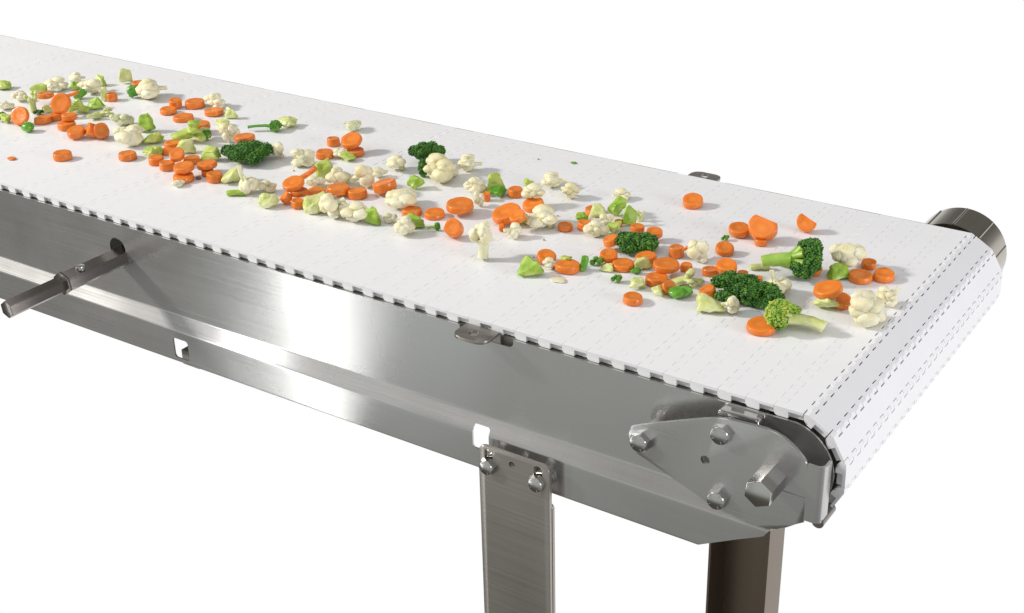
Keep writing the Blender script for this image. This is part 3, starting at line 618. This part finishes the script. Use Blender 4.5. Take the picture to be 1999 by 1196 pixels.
 ('half', -0.1719, 0.3006, 0.001, 0.0351, 0.0105, {'roll': 160, 'lean': 46, 'off': 0.22, 'th': 0.011, 'sc': 0.84}, 'large carrot wedge tipped towards the front in the back right pair'),
 ('carrot', -0.1684, 0.2899, 0, 0.0066, 0.006, {}, 'carrot piece under the large tipped wedge at the back right'),
 ('half', -0.1424, 0.3452, 0, 0.0202, 0.0111, {'off': 0.2}, 'half carrot slice standing alone near the far right belt edge'),
 ('broc', -0.2041, 0.2815, 0, 0.0089, 0.0056, {'light': 1, 'azs': -80}, 'tiny broccoli bud behind a carrot slice, right of the cream ball'),
 ('carrot', -0.1897, 0.2501, 0, 0.0098, 0.006, {'tilt': 18, 'az': -60}, 'carrot slice in front of the tiny broccoli bud'),
 ('carrot', -0.1638, 0.2, 0.007, 0.0109, 0.006, {'tilt': 12, 'az': -80}, 'upper carrot slice of the trio behind the long broccoli crown'),
 ('carrot', -0.1804, 0.1993, 0, 0.0083, 0.006, {}, 'left carrot slice of the trio behind the long broccoli crown'),
 ('carrot', -0.1501, 0.2079, 0, 0.0059, 0.006, {}, 'right carrot slice of the trio behind the long broccoli crown'),
 ('carrot', -0.1327, 0.2057, 0, 0.0045, 0.006, {}, 'small carrot rim showing above the long broccoli crown'),
 ('brocbig', -0.1105, 0.2326, 0, 0.0509, 0.0349, {}, 'largest broccoli floret with thick green stem pointing left and dark head right'),
 ('stemrod', -0.1442, 0.2342, 0, 0.0203, 0.0061, {}, 'short pale green stem cylinder left of the largest broccoli floret'),
 ('carrot', -0.092, 0.2488, 0, 0.0059, 0.0082, {'tilt': 30, 'az': -30}, 'carrot slice half hidden behind the head of the largest broccoli'),
 ('cauli', -0.0722, 0.2777, 0.006, 0.034, 0.0173, {'smooth': 1}, 'big smooth cream cauliflower lump resting on a green piece and carrots'),
 ('slab', -0.0701, 0.2544, 0, 0.022, 0.0114, {}, 'bright green stem wedge under the big smooth cauliflower lump'),
 ('carrot', -0.0552, 0.2937, 0, 0.0077, 0.0063, {}, 'rear carrot slice of the trio beside the big cauliflower lump'),
 ('carrot', -0.0519, 0.2626, 0, 0.0126, 0.006, {}, 'front left carrot slice of the trio beside the big cauliflower lump'),
 ('carrot', -0.0332, 0.275, 0, 0.0109, 0.006, {'tilt': 8, 'az': -60}, 'right carrot slice of the trio beside the big cauliflower lump'),
 ('carrot', -0.0575, 0.1926, 0.011, 0.0137, 0.006, {'tilt': 14, 'az': -130}, 'tilted carrot slab resting on another above the pale stem end'),
 ('carrot', -0.0459, 0.1981, 0, 0.0105, 0.006, {'tilt': 20, 'az': -20}, 'carrot slice with a dark tip right of the pale stem end'),
 ('chunk', -0.0563, 0.1862, 0, 0.0194, 0.0112, {}, 'pale whitish green stem end in front of the tilted carrot slab'),
 ('broc', -0.1257, 0.1675, 0, 0.0653, 0.0196, {'azs': -90}, 'long dark frilly broccoli crown lying across the right heap'),
 ('caulistem', -0.105, 0.193, 0, 0.0215, 0.0211, {}, 'cream cauliflower piece with stem up between the two dark broccoli heads'),
 ('slab', -0.1448, 0.1273, 0, 0.025, 0.0126, {}, 'light green curved stem piece left of the small white knob'),
 ('cauli', -0.1275, 0.133, 0, 0.016, 0.0159, {}, 'small white cauliflower knob in front of the long broccoli crown'),
 ('brocend', -0.0656, 0.1354, 0, 0.0496, 0.0228, {}, 'yellow green broccoli floret with pale stem pointing right, at the front'),
 ('carrot', -0.0877, 0.1142, 0, 0.0135, 0.006, {'tilt': 10, 'az': -80}, 'carrot slice nearest the camera in front of the yellow green broccoli'),
 ('cauli', -0.0142, 0.179, 0, 0.0357, 0.0304, {'big': 1}, 'largest cream cauliflower floret with ribbed stalk near the belt end'),
 ('cauli', -0.0094, 0.224, 0, 0.0222, 0.0154, {}, 'cream cauliflower floret nearest the belt end, behind the largest one'),
 ('speck', -0.3864, 0.2476, 0, 0.0021, 0.0011, {}, 'tiny dark speck right of the triangular cauliflower'),
 ('speck', -0.3643, 0.1852, 0, 0.0022, 0.0013, {}, 'tiny dark speck behind the leftmost tilted carrot of the right heap'),
 ('speck', -0.3495, 0.1428, 0, 0.0017, 0.0011, {}, 'tiny dark speck left of the leftmost tilted carrot of the right heap'),
 ('speck', -0.4995, 0.3847, 0, 0.0025, 0.0014, {}, 'tiny dark speck alone near the far edge behind the centre'),
 ('speck', -0.8068, 0.1281, 0, 0.0075, 0.003, {}, 'small brown speck beside the stacked carrot pair'),
 ('speck', -0.7276, 0.2051, 0, 0.0024, 0.0014, {}, 'tiny dark speck left of the slanted carrot sliver'),
 ('crumb2', -0.4568, 0.3956, 0, 0.0076, 0.0014, {}, 'tiny green crumb near the far belt edge'),
]

U = Vector((0.8317, 0.5553, 0)); V = Vector((-0.5553, 0.8317, 0))        # along the picture / away from the camera, on the belt
ZB = 0.0003
def lerp(a, b, t): return a+(b-a)*t
def fit_width(vs, Wd, H):
    us = [v.dot(U) for v in vs]; zs = [v.z for v in vs]
    su = Wd/max(1e-6, max(us)-min(us)); sz = H/max(1e-6, max(zs)-min(zs))
    return su, sz
def settle(objs_me, Wd, H, cap=1.7):
    """scale a piece to its width and height, stand it on z=0, centre it"""
    vs = [v.co for me in objs_me for v in me.vertices]
    su, sz = fit_width(vs, Wd, H)
    sz = max(su/cap, min(su*cap, sz))
    us = [v.dot(U) for v in vs]; ws = [v.dot(V) for v in vs]; z0 = min(v.z for v in vs)
    c = U*((max(us)+min(us))/2)+V*((max(ws)+min(ws))/2)
    for me in objs_me:
        for v in me.vertices:
            p = v.co-c; v.co = Vector((p.x*su, p.y*su, (v.co.z-z0)*sz))
def carrot_mesh(r, th, rg):
    bm = bmesh.new(); n = 40; off = Vector((rg.uniform(0, 99), rg.uniform(0, 99), 0)); sq = rg.uniform(.90, 1.0); tp = rg.uniform(.93, .99); h = th/2
    prof = [(0, -h, 1), (.7, -h, 1), (.93, -h, 1), (.985, -h+.0005, 1), (1, -h+.0013, 1), (.995, 0, 1), (lerp(1, tp, .9), h-.0013, 1), (tp-.015, h-.0004, 1), (tp-.06, h, 1), (tp-.2, h-.0001, 1), (.50, h-.0002, 1), (.42, h-.0005, 1), (.2, h-.0004, 1), (0, h-.0004, 1)]
    rings = []
    slx, sly = rg.uniform(-.05, .05), rg.uniform(-.05, .05)
    for ro, z, _ in prof:
        if ro == 0: rings.append([bm.verts.new((0, 0, z))]); continue
        ring = []
        for i in range(n):
            a = 2*PI*i/n; d = Vector((math.cos(a), math.sin(a), 0))
            k = 1+.05*noise.noise(d*1.1+off)+.018*noise.noise(d*4+off)
            x, y = d.x*r*ro*k, d.y*r*ro*k*sq
            zz = z+(slx*x+sly*y if z > 0 else 0)+.0003*noise.noise(Vector((x, y, z))*260+off)
            ring.append(bm.verts.new((x, y, zz)))
        rings.append(ring)
    for a, b in zip(rings[:-1], rings[1:]):
        for i in range(n):
            j = (i+1) % n
            if len(a) == 1: bm.faces.new((a[0], b[j], b[i]))
            elif len(b) == 1: bm.faces.new((a[i], a[j], b[0]))
            else: bm.faces.new((a[i], a[j], b[j], b[i]))
    return bm
ICO = {}
def ico(sub):
    if sub not in ICO:
        b = bmesh.new(); bmesh.ops.create_icosphere(b, subdivisions=sub, radius=1); b.verts.index_update()
        ICO[sub] = ([v.co.copy() for v in b.verts], [tuple(v.index for v in f.verts) for f in b.faces]); b.free()
    return ICO[sub]
class LB:
    """vertex and face lists, for meshes of very many small pieces"""
    def __init__(s): s.v = []; s.f = []
    def add(s, vs, fs):
        o = len(s.v); s.v += vs; s.f += [tuple(i+o for i in f) for f in fs]
def blob(bm, c, R, sub, rg, lobes=0.0, freq=2.2, fine=.04, squash=(1, 1, 1)):
    """rounded knobbly body: cellular bumps on a ball"""
    off = Vector((rg.uniform(0, 50), rg.uniform(0, 50), rg.uniform(0, 50)))
    vs, fs = ico(sub); c = Vector(c); res = []
    for d in vs:
        f = noise.voronoi(d*freq+off)[0] if lobes else (0, 1)
        k = 1-lobes*min(1, f[0]*1.25)+lobes*.35-.5*lobes*max(0, .12-(f[1]-f[0]))/.12*.5+fine*noise.noise(d*7+off)+.10*noise.noise(d*1.3+off)
        res.append(c+Vector((d.x*R*k*squash[0], d.y*R*k*squash[1], d.z*R*k*squash[2])))
    if isinstance(bm, LB): bm.add(res, fs)
    else:
        nv = [bm.verts.new(p) for p in res]
        for f in fs: bm.faces.new([nv[i] for i in f])
def tube(bm, pts, rad, n=12, rg=None, cap=True, wob=.0):
    rings = []
    for i, p in enumerate(pts):
        p = Vector(p); d = (Vector(pts[min(i+1, len(pts)-1)])-Vector(pts[max(i-1, 0)])).normalized()
        x = d.orthogonal().normalized(); y = d.cross(x); ring = []
        for k in range(n):
            a = 2*PI*k/n; e = x*math.cos(a)+y*math.sin(a)
            rr = rad[i]*(1+(wob*noise.noise(e*2+p*60) if wob else 0))
            ring.append(bm.verts.new(p+e*rr))
        rings.append(ring)
    for a, b in zip(rings[:-1], rings[1:]):
        # align start vertex to avoid twist
        best = min(range(n), key=lambda s: sum((a[k].co-b[(k+s) % n].co).length for k in range(0, n, 3)))
        b2 = b[best:]+b[:best]; b[:] = b2
        for k in range(n): bm.faces.new((a[k], a[(k+1) % n], b[(k+1) % n], b[k]))
    if cap: bm.faces.new(rings[0][::-1]); bm.faces.new(rings[-1])
def frame(axis):
    z = Vector(axis).normalized(); x = z.orthogonal().normalized(); return Matrix((x, z.cross(x), z)).transposed()
def curved(p, q, bend, rg, n=5):
    p, q = Vector(p), Vector(q); o = (q-p).orthogonal().normalized()*bend*(q-p).length
    return [p.lerp(q, i/(n-1))+o*math.sin(PI*i/(n-1)) for i in range(n)]
def chunk_mesh(rg, kind):
    bm = bmesh.new()
    if kind == 'slab':          # leaning wedge: flattened, pointed
        pts = [(rg.uniform(-.5, .5), rg.uniform(-.3, .3), rg.uniform(-.1, .5)) for _ in range(9)]
        pts += [(-.55, -.2, -.5), (.5, -.22, -.5), (.55, .2, -.48), (-.5, .22, -.5), (rg.uniform(-.3, .3), rg.uniform(-.1, .1), .58)]
    elif kind == 'slabbig':
        pts = [(-.5, -.35, -.4), (.42, -.35, -.5), (.5, .3, -.5), (-.45, .3, -.45), (-.42, -.3, .35), (.46, -.2, .55), (.4, .3, .5), (-.45, .28, .3), (-.55, 0, -.1), (.1, -.45, -.2), (0, -.45, .2)]
    else:
        pts = []
        for _ in range(13):
            v = Vector((rg.gauss(0, 1), rg.gauss(0, 1), rg.gauss(0, 1))).normalized(); pts.append((v.x*.55, v.y*.5, v.z*.45))
    for p in pts: bm.verts.new(p)
    h = bmesh.ops.convex_hull(bm, input=bm.verts)
    bmesh.ops.delete(bm, geom=list({g for g in h['geom_interior'] if isinstance(g, bmesh.types.BMVert)}), context='VERTS')
    bmesh.ops.bevel(bm, geom=bm.edges[:], offset=.06, segments=2, affect='EDGES', profile=.6, clamp_overlap=True)
    bmesh.ops.triangulate(bm, faces=bm.faces[:])
    bmesh.ops.subdivide_edges(bm, edges=bm.edges[:], cuts=2, use_grid_fill=True)
    for _ in range(4 if kind == 'slab' else 6): bmesh.ops.smooth_vert(bm, verts=bm.verts[:], factor=.5, use_axis_x=True, use_axis_y=True, use_axis_z=True)
    off = Vector((rg.uniform(0, 50), rg.uniform(0, 50), 0))
    for v in bm.verts:
        v.co += v.co.normalized()*(.10*noise.noise(v.co*3.0+off)+.05*noise.noise(v.co*8+off))
    rot = Euler((0, 0, math.atan2(U.y, U.x)+rg.uniform(-.5, .5))).to_matrix()
    if kind == 'chunk': rot = rot @ Euler((rg.uniform(-.5, .5), rg.uniform(-.6, .6), 0)).to_matrix()
    if kind == 'slab': rot = rot @ Euler((rg.uniform(-.5, .1), rg.uniform(-.35, .35), 0)).to_matrix()
    for v in bm.verts: v.co = rot @ v.co
    return bm
def bud_ball(bm, c, r, rg, sub=1):
    vs, fs = ico(sub); e = Euler((rg.uniform(0, 6), rg.uniform(0, 6), 0)).to_matrix() @ Matrix.Diagonal((r, r*rg.uniform(.7, 1.1), r*rg.uniform(.8, 1.4)))
    bm.add([e @ v + c for v in vs], fs)
def crown_mesh(rg, lobes, bud, dens, cone=None):
    """lobes: (centre, radii) ellipsoids covered all over with tiny buds that stick out unevenly"""
    bm = LB()
    for c, R in lobes:
        c = Vector(c); R = Vector(R); blob(bm, c, 1, 2, rg, .1, 2, .05, (R.x*.88, R.y*.88, R.z*.88))
        n = int(dens*(R.x*R.y+R.y*R.z+R.x*R.z)/(bud*bud))
        off = Vector((rg.uniform(0, 50), 0, 0))
        for k in range(n):
            z = 1-2*(k+.5)/n; a = k*2.39996+rg.uniform(-.25, .25); s = math.sqrt(max(0, 1-z*z)); d = Vector((s*math.cos(a), s*math.sin(a), z))
            kk = .95+.16*noise.noise(d*3.6+off)+rg.uniform(-.08, .13)
            bud_ball(bm, c+Vector((d.x*R.x*kk, d.y*R.y*kk, d.z*R.z*kk)), bud*rg.uniform(.6, 1.35), rg)
    return bm
def mesh_of(bm, name, ang=180):
    if isinstance(bm, LB):
        me = bpy.data.meshes.new(name); me.from_pydata(bm.v, [], bm.f)
        for p in me.polygons: p.use_smooth = True
        return me
    return finish(bm, name, ang)

NAMES = {'carrot': ('carrot_slice', 'carrot slice', 'carrot slices on the conveyor belt'), 'half': ('carrot_slice', 'carrot slice', 'carrot slices on the conveyor belt'),
         'sliver': ('carrot_sliver', 'carrot sliver', 'carrot slivers on the conveyor belt'), 'cauli': ('cauliflower_floret', 'cauliflower', 'cauliflower florets on the conveyor belt'),
         'broc': ('broccoli_floret', 'broccoli', 'broccoli florets on the conveyor belt'), 'stem': ('broccoli_stem_piece', 'broccoli stem', 'broccoli stem pieces on the conveyor belt'),
         'crumb': ('vegetable_crumb', 'vegetable crumb', 'vegetable crumbs on the conveyor belt')}
def tagit(o, kind, lab):
    n, c, g = NAMES[kind]; o.name = n; o['label'] = lab; o['category'] = c; o['group'] = g
def single(me, m, kind, x, y, lift, lab):
    o = link(NAMES[kind][0], me, None, m); o.location = (x, y, ZB+lift); tagit(o, kind, lab); return o
def compound(parts, kind, x, y, lift, lab):
    r = empty(NAMES[kind][0], None, (x, y, ZB+lift)); tagit(r, kind, lab)
    for n, me, m in parts: link(n, me, r, m)
    return r
for i, (k, x, y, lift, p, q, o, lab) in enumerate(ITEMS):
    rg = random.Random(1000+i); 
    if k == 'carrot':
        tl = math.radians(o.get('tilt', 0)); bm = carrot_mesh(p*(.86 if tl > .7 else 1), q, rg); az = math.radians(o.get('az', 0))
        if not tl: tl, az = math.radians(rg.uniform(0, 2.0 if lift == 0 else 6)), rg.uniform(0, 6.28)
        nrm = Vector((math.sin(tl)*math.cos(az), math.sin(tl)*math.sin(az), math.cos(tl)))
        R = Vector((0, 0, 1)).rotation_difference(nrm).to_matrix() @ Euler((0, 0, rg.uniform(0, 6.28))).to_matrix()
        z0 = min((R @ v.co).z for v in bm.verts)
        me = mesh_of(bm, 'carrot_slice', 50)
        ob = single(me, M['carrot'][rg.choice((0, 0, 1, 2))], 'carrot', x, y, lift, lab)
        ob.rotation_euler = R.to_euler(); ob.location.z += -z0
    elif k == 'half':
        bm = carrot_mesh(p*.52*o.get('sc', 1), o.get('th', .0085), rg); cutv = bmesh.ops.bisect_plane(bm, geom=bm.verts[:]+bm.edges[:]+bm.faces[:], plane_co=(0, -p*o.get('off', .1), 0), plane_no=(0, 1, 0), clear_inner=True)
        es = [e for e in cutv['geom_cut'] if isinstance(e, bmesh.types.BMEdge)]; bmesh.ops.edgeloop_fill(bm, edges=es)
        R = Euler((math.radians(o.get('lean', 60)), 0, 0)).to_matrix(); R = Euler((0, 0, math.radians(18))).to_matrix() @ R @ Euler((0, 0, math.radians(o.get('roll', 150)))).to_matrix()
        z0 = min((R @ v.co).z for v in bm.verts)
        ob = single(mesh_of(bm, 'carrot_slice', 50), M['carrot'][2], 'half', x, y, lift, lab); ob.rotation_euler = R.to_euler(); ob.location.z += -z0
    elif k == 'sliver':
        bm = bmesh.new(); box(bm, -.5, .5, -.14, .14, -.12, .12); bmesh.ops.bevel(bm, geom=bm.edges[:], offset=.05, segments=3, affect='EDGES')
        bmesh.ops.subdivide_edges(bm, edges=bm.edges[:], cuts=2, use_grid_fill=True)
        ang = math.radians(o['ang']); rot = Euler((0, 0, math.atan2(U.y, U.x))).to_matrix() @ Euler((0, -min(ang, .6), 0)).to_matrix()
        if o['ang'] > 70: rot = Euler((0, 0, math.radians(-55))).to_matrix()
        L = p if o['ang'] <= 70 else .021
        for v in bm.verts: v.co = rot @ (Vector((v.co.x*(1-.25*v.co.z), v.co.y, v.co.z+.12*v.co.x*v.co.x))*L*(1+.06*noise.noise(v.co*4)))
        z0 = min(v.co.z for v in bm.verts)
        for v in bm.verts: v.co.z -= z0
        single(mesh_of(bm, 'carrot_sliver', 60), M['carrot'][0], 'sliver', x, y, lift*.5, lab)
    elif k in ('chunk', 'slab', 'slabbig'):
        me = mesh_of(chunk_mesh(rg, k), 'broccoli_stem_piece', 55); kk = 1.28 if p < .02 else 1.08; settle([me], p*kk, q*kk)
        l = lab
        mm = M['gd'] if any(s in l for s in ('deep green', 'dark green', 'darker green')) else (M['g'][2] if any(s in l for s in ('whitish', 'pale', 'white')) else (M['g'][1] if any(s in l for s in ('bright', 'round green', 'mid green', 'upright green')) else M['g'][0]))
        single(me, mm, 'stem', x, y, lift, lab)
    elif k == 'pea':
        bm = bmesh.new(); blob(bm, (0, 0, 0), 1, 3, rg, .0, 1.5, .03); me = mesh_of(bm, 'broccoli_stem_piece'); settle([me], p, q)
        single(me, M['gd'], 'stem', x, y, lift, lab)
    elif k == 'stemrod':
        bm = bmesh.new(); d = U if p > q*1.05 else Vector((.1, .2, 1)).normalized()
        tube(bm, curved(-d*.5, d*.5, .06, rg, 7), [.17, .215, .21, .2, .205, .215, .18], 16, wob=.2)
        me = mesh_of(bm, 'broccoli_stem_piece', 50); settle([me], p, q); single(me, M['gd'] if 'bit' in lab else M['g'][2 if 'pale' in lab else 1], 'stem', x, y, lift, lab)
    elif k in ('stalk', 'stem2'):
        bm = bmesh.new(); n = 4 if k == 'stalk' else 6
        base = Vector((0, 0, 0)); ax = Vector((0, 0, 1)) if k == 'stalk' else (U*rg.choice((-1, 1))*1.0+Vector((0, 0, .55))).normalized()
        tube(bm, curved(base, ax*.55, .05, rg), [.24, .22, .21, .22, .2], 12, wob=.25)
        F = frame(ax)
        for j in range(n):
            a = 2*PI*j/n+rg.uniform(-.3, .3); e = ax*.45+F @ Vector((math.cos(a)*.36, math.sin(a)*.36, rg.uniform(.2, .5)))
            tube(bm, curved(ax*.35, e, .1, rg), [.13, .12, .11, .115, .12], 9, wob=.25)
            blob(bm, e, .17, 2, rg, .35, 2.5, .1)
        me = mesh_of(bm, 'broccoli_stem_piece', 70); settle([me], p, q)
        single(me, M['g'][0] if 'light' in lab or 'yellow' in lab else M['g'][2], 'stem', x, y, lift, lab)
    elif k.startswith('cauli'):
        # axis of the floret: from cut stem to head
        if k == 'caulistand': ax = Vector((-.10, .18, 1))
        elif k == 'caulistem': ax = (Vector((0, 0, -1))+U*rg.uniform(.1, .35)-V*.2)
        else:
            t_ = rg.choice((25, 60, 80, 100)); a_ = rg.uniform(-2.6, .6) if t_ < 95 else rg.uniform(0, 6.28)
            ax = Vector((math.sin(math.radians(t_))*math.cos(a_), math.sin(math.radians(t_))*math.sin(a_), math.cos(math.radians(t_))))
        ax.normalize(); F = frame(ax); bh = LB(); bs = bmesh.new()
        if o.get('smooth'):
            [blob(bh, (math.cos(j*1.05)*.26*(j > 0), math.sin(j*1.05)*.22*(j > 0), .12*math.sin(j*2.3)), .40 if j == 0 else .24, 3, rg, .14, 2.0, .03) for j in range(7)]; blob(bs, F @ Vector((0, 0, -.32)), .22, 3, rg, .1)
        else:
            ln = .62 if k in ('caulistand', 'caulistem') else rg.uniform(.30, .48); nb = rg.choice((4, 5, 6)) if k == 'cauli' else 4
            sr = .20 if k == 'caulistand' else (.09 if k == 'caulistem' else rg.uniform(.10, .15))
            tube(bs, curved((0, 0, 0), F @ Vector((0, 0, ln)), .05, rg), [sr, sr*.95, sr*.95, sr*1.05, sr*1.2], 12, wob=.2)
            if o.get('big'): nb = 7
            for j in range(nb):
                a = 2*PI*j/nb+rg.uniform(-.35, .35); ra = rg.uniform(.2, .33) if j else .05; hz = ln+rg.uniform(.10, .24)+(.12 if j == 0 else 0)
                e = F @ Vector((math.cos(a)*ra, math.sin(a)*ra, hz))
                tube(bs, curved(F @ Vector((0, 0, ln*.55)), e, .08, rg), [sr*.55, sr*.5, sr*.5, sr*.55, sr*.6], 8, wob=.2)
                blob(bh, e, rg.uniform(.22, .33), 3, rg, .17, rg.uniform(1.9, 2.8), .05)
                for s_ in range(2):
                    dd = Vector((rg.uniform(-1, 1), rg.uniform(-1, 1), rg.uniform(-1, 1))).normalized()
                    blob(bh, e+dd*.16, rg.uniform(.11, .17), 3, rg, .16, 2.3, .05)
        mh = mesh_of(bh, 'curd'); ms = mesh_of(bs, 'stem', 70); kk = 1.0 if (o.get('yel') or o.get('big') or o.get('smooth')) else 1.1; settle([mh, ms], p*kk, q*kk*(1.25 if o.get('smooth') else 1), 1.8)
        mm = M['curdy'] if o.get('yel') else M['curdg'] if o.get('green') else M['curd']
        compound([('curd', mh, mm), ('stem', ms, M['cstem'])], 'cauli', x, y, lift, lab)
    elif k.startswith('broc'):
        light = o.get('light'); mm = M['crownl'] if light else M['crown']; sm = M['stem'] if light else M['stemd']
        bs = bmesh.new(); lobes = []; px_ = 2.0; bud = .055; dens = 1.5
        if k == 'brocsprig':
            tube(bs, curved(-U*.62+Vector((0, 0, 0)), U*.12+Vector((0, 0, .04)), .05, rg), [.075, .068, .065, .075, .09], 10, wob=.2)
            for j in range(5):
                a = 2*PI*j/5; e = U*.22+V*.11*math.cos(a)+Vector((0, 0, .04+.13*math.sin(a)))
                tube(bs, curved(U*.02+Vector((0, 0, .03)), e, .05, rg), [.035]*5, 7); lobes.append((e+U*.03, (.14, .14, .14)))
            lobes.append((U*.32+Vector((0, 0, .05)), (.15, .15, .16))); mm, sm, bud = M['crownl'], M['stemd'], .026
        elif k == 'brocsprigm':
            tube(bs, curved(-U*.5, U*.2+Vector((0, 0, .1)), .1, rg), [.10, .09, .09, .1, .12], 9, wob=.2); lobes = [(U*.34+Vector((0, 0, .12)), (.24, .22, .26))]; mm = M['crownl']; sm = M['stem']; bud = .05
        elif k == 'brocs':
            tube(bs, curved((0, 0, 0), (0, 0, .5), .05, rg), [.16, .15, .15, .15, .16], 9); lobes = [((0, 0, .55), (.26, .22, .3)), ((.03, 0, .25), (.2, .2, .22)), ((0, 0, .85), (.2, .2, .22))]; bud = .06
        elif k == 'brocbig':
            A = -U*.50+V*.05+Vector((0, 0, .16)); B = -U*.02+Vector((0, 0, .20))
            tube(bs, curved(A, B, .04, rg, 6), [.115, .13, .135, .14, .16, .18], 14, wob=.25)
            for j in range(8):
                a = 2*PI*j/8; e = U*.17+V*.2*math.cos(a)+Vector((0, 0, .24+.26*math.sin(a)))
                tube(bs, curved(B-U*.1, e, .06, rg), [.085, .08, .07, .07, .08], 9, wob=.2)
            for j in range(12):
                a = 2*PI*j/12; lobes.append((U*(.26+.04*rg.random()+.08*math.sin(a))+V*.22*math.cos(a)+Vector((0, 0, .24+.28*math.sin(a))), (.14, .14, .15)))
            for j in range(8):
                a = 2*PI*j/8+.3; lobes.append((U*.34+V*.11*math.cos(a)+Vector((0, 0, .23+.15*math.sin(a))), (.14, .14, .15)))
            lobes += [(U*.12-V*.24+Vector((0, 0, .10)), (.14, .12, .14)), (U*.04-V*.22+Vector((0, 0, .16)), (.10, .10, .10)), (U*.34+Vector((0, 0, .56)), (.12, .12, .10)), (U*.22+V*.05+Vector((0, 0, .54)), (.11, .11, .09))]
            bud, dens, sm = .0215, 1.3, M['stem']
        elif k == 'brocend':
            D = (U*.93-V*.36).normalized(); A = D*.52+Vector((0, 0, .06)); B = -D*.08+Vector((0, 0, .17)); X = D.cross(Vector((0, 0, 1)))
            tube(bs, curved(A, B, -.05, rg, 6), [.13, .125, .12, .12, .13, .16], 14, wob=.25)
            for j in range(7):
                a = 2*PI*j/7; e = -D*.20+X*.22*math.cos(a)+Vector((0, 0, .23+.20*math.sin(a)))
                tube(bs, curved(B+D*.08, e, .06, rg), [.075, .07, .06, .06, .07], 9, wob=.2)
                lobes.append((e-D*.04, (.14, .14, .14)))
            for j in range(5): lobes.append((-D*.32+X*.14*math.cos(j*1.26)+Vector((0, 0, .24+.14*math.sin(j*1.26))), (.13, .13, .14)))
            lobes += [(-D*.12+Vector((0, 0, .42)), (.15, .15, .09)), (-D*.02-X*.06+Vector((0, 0, .36)), (.11, .11, .08))]
            mm, sm, bud = M['crowny'], M['g'][2], .024
        elif o.get('knob'):
            for j in range(11):
                a = rg.uniform(0, 6.28); r_ = rg.uniform(.05, .33); lobes.append((U*math.cos(a)*r_*1.25+V*math.sin(a)*r_+Vector((0, 0, .18+.16*rg.random()*(1.4-2*r_))), (.17, .16, .16)))
            tube(bs, curved((0, 0, 0), (0, 0, .2), .05, rg), [.12]*5, 10); bud, dens = .024, 1.3
        elif 'long dark' in lab:
            ax = (Vector((.96, .06, 0))).normalized(); nx = Vector((-ax.y, ax.x, 0))
            for j in range(20):
                t_ = (j+.5)/20-.5; wd = .20*math.sqrt(max(.1, 1-(2*t_)**2)); lobes.append((ax*t_*.82+nx*rg.uniform(-1, 1)*wd+Vector((0, 0, .20+rg.uniform(-.03, .08)-.10*t_)), (.12, .12, .13)))
            for j in range(12): lobes.append((ax*rg.uniform(-.40, .40)+nx*rg.uniform(-.24, .2)+Vector((0, 0, .09)), (.12, .12, .10)))
            tube(bs, curved(ax*-.1, ax*.2+Vector((0, 0, .1)), .05, rg), [.05]*5, 9); bud, dens = .0165, 1.25
        else:
            big = p > .03; nl = 12 if big else 5
            for j in range(nl):
                a = 2.4*j; r_ = .36*math.sqrt((j+.3)/nl); lobes.append((U*math.cos(a)*r_*1.25+V*math.sin(a)*r_*.9+Vector((0, 0, .2+.20*(1-(r_/.36)**2)+rg.uniform(-.04, .04))), (.16, .16, .17)))
            tube(bs, curved((0, 0, 0), (0, 0, .25), .05, rg), [.13]*5, 10); bud, dens = (.0175 if big else .05), 1.35
        mc = mesh_of(crown_mesh(rg, lobes, bud, dens), 'crown'); ms = mesh_of(bs, 'stem', 60); kk = 1.16 if k in ('brocbig', 'brocend') else 1.06; settle([mc, ms], p*kk, q*kk, 2.2)
        compound([('crown', mc, mm), ('stem', ms, sm)], 'broc', x, y, lift, lab)
    elif k.startswith('crumb') or k == 'speck':
        bm = bmesh.new(); blob(bm, (0, 0, 0), 1, 3, rg, .25, 1.6, .1, (1, .8, .35)); me = mesh_of(bm, 'vegetable_crumb', 60); settle([me], p, q, 4)
        single(me, M['carrot'][0] if k == 'crumb' else M['curd'] if k == 'crumbpale' else M['dark'] if k == 'speck' else M['gd'], 'crumb', x, y, 0, lab)
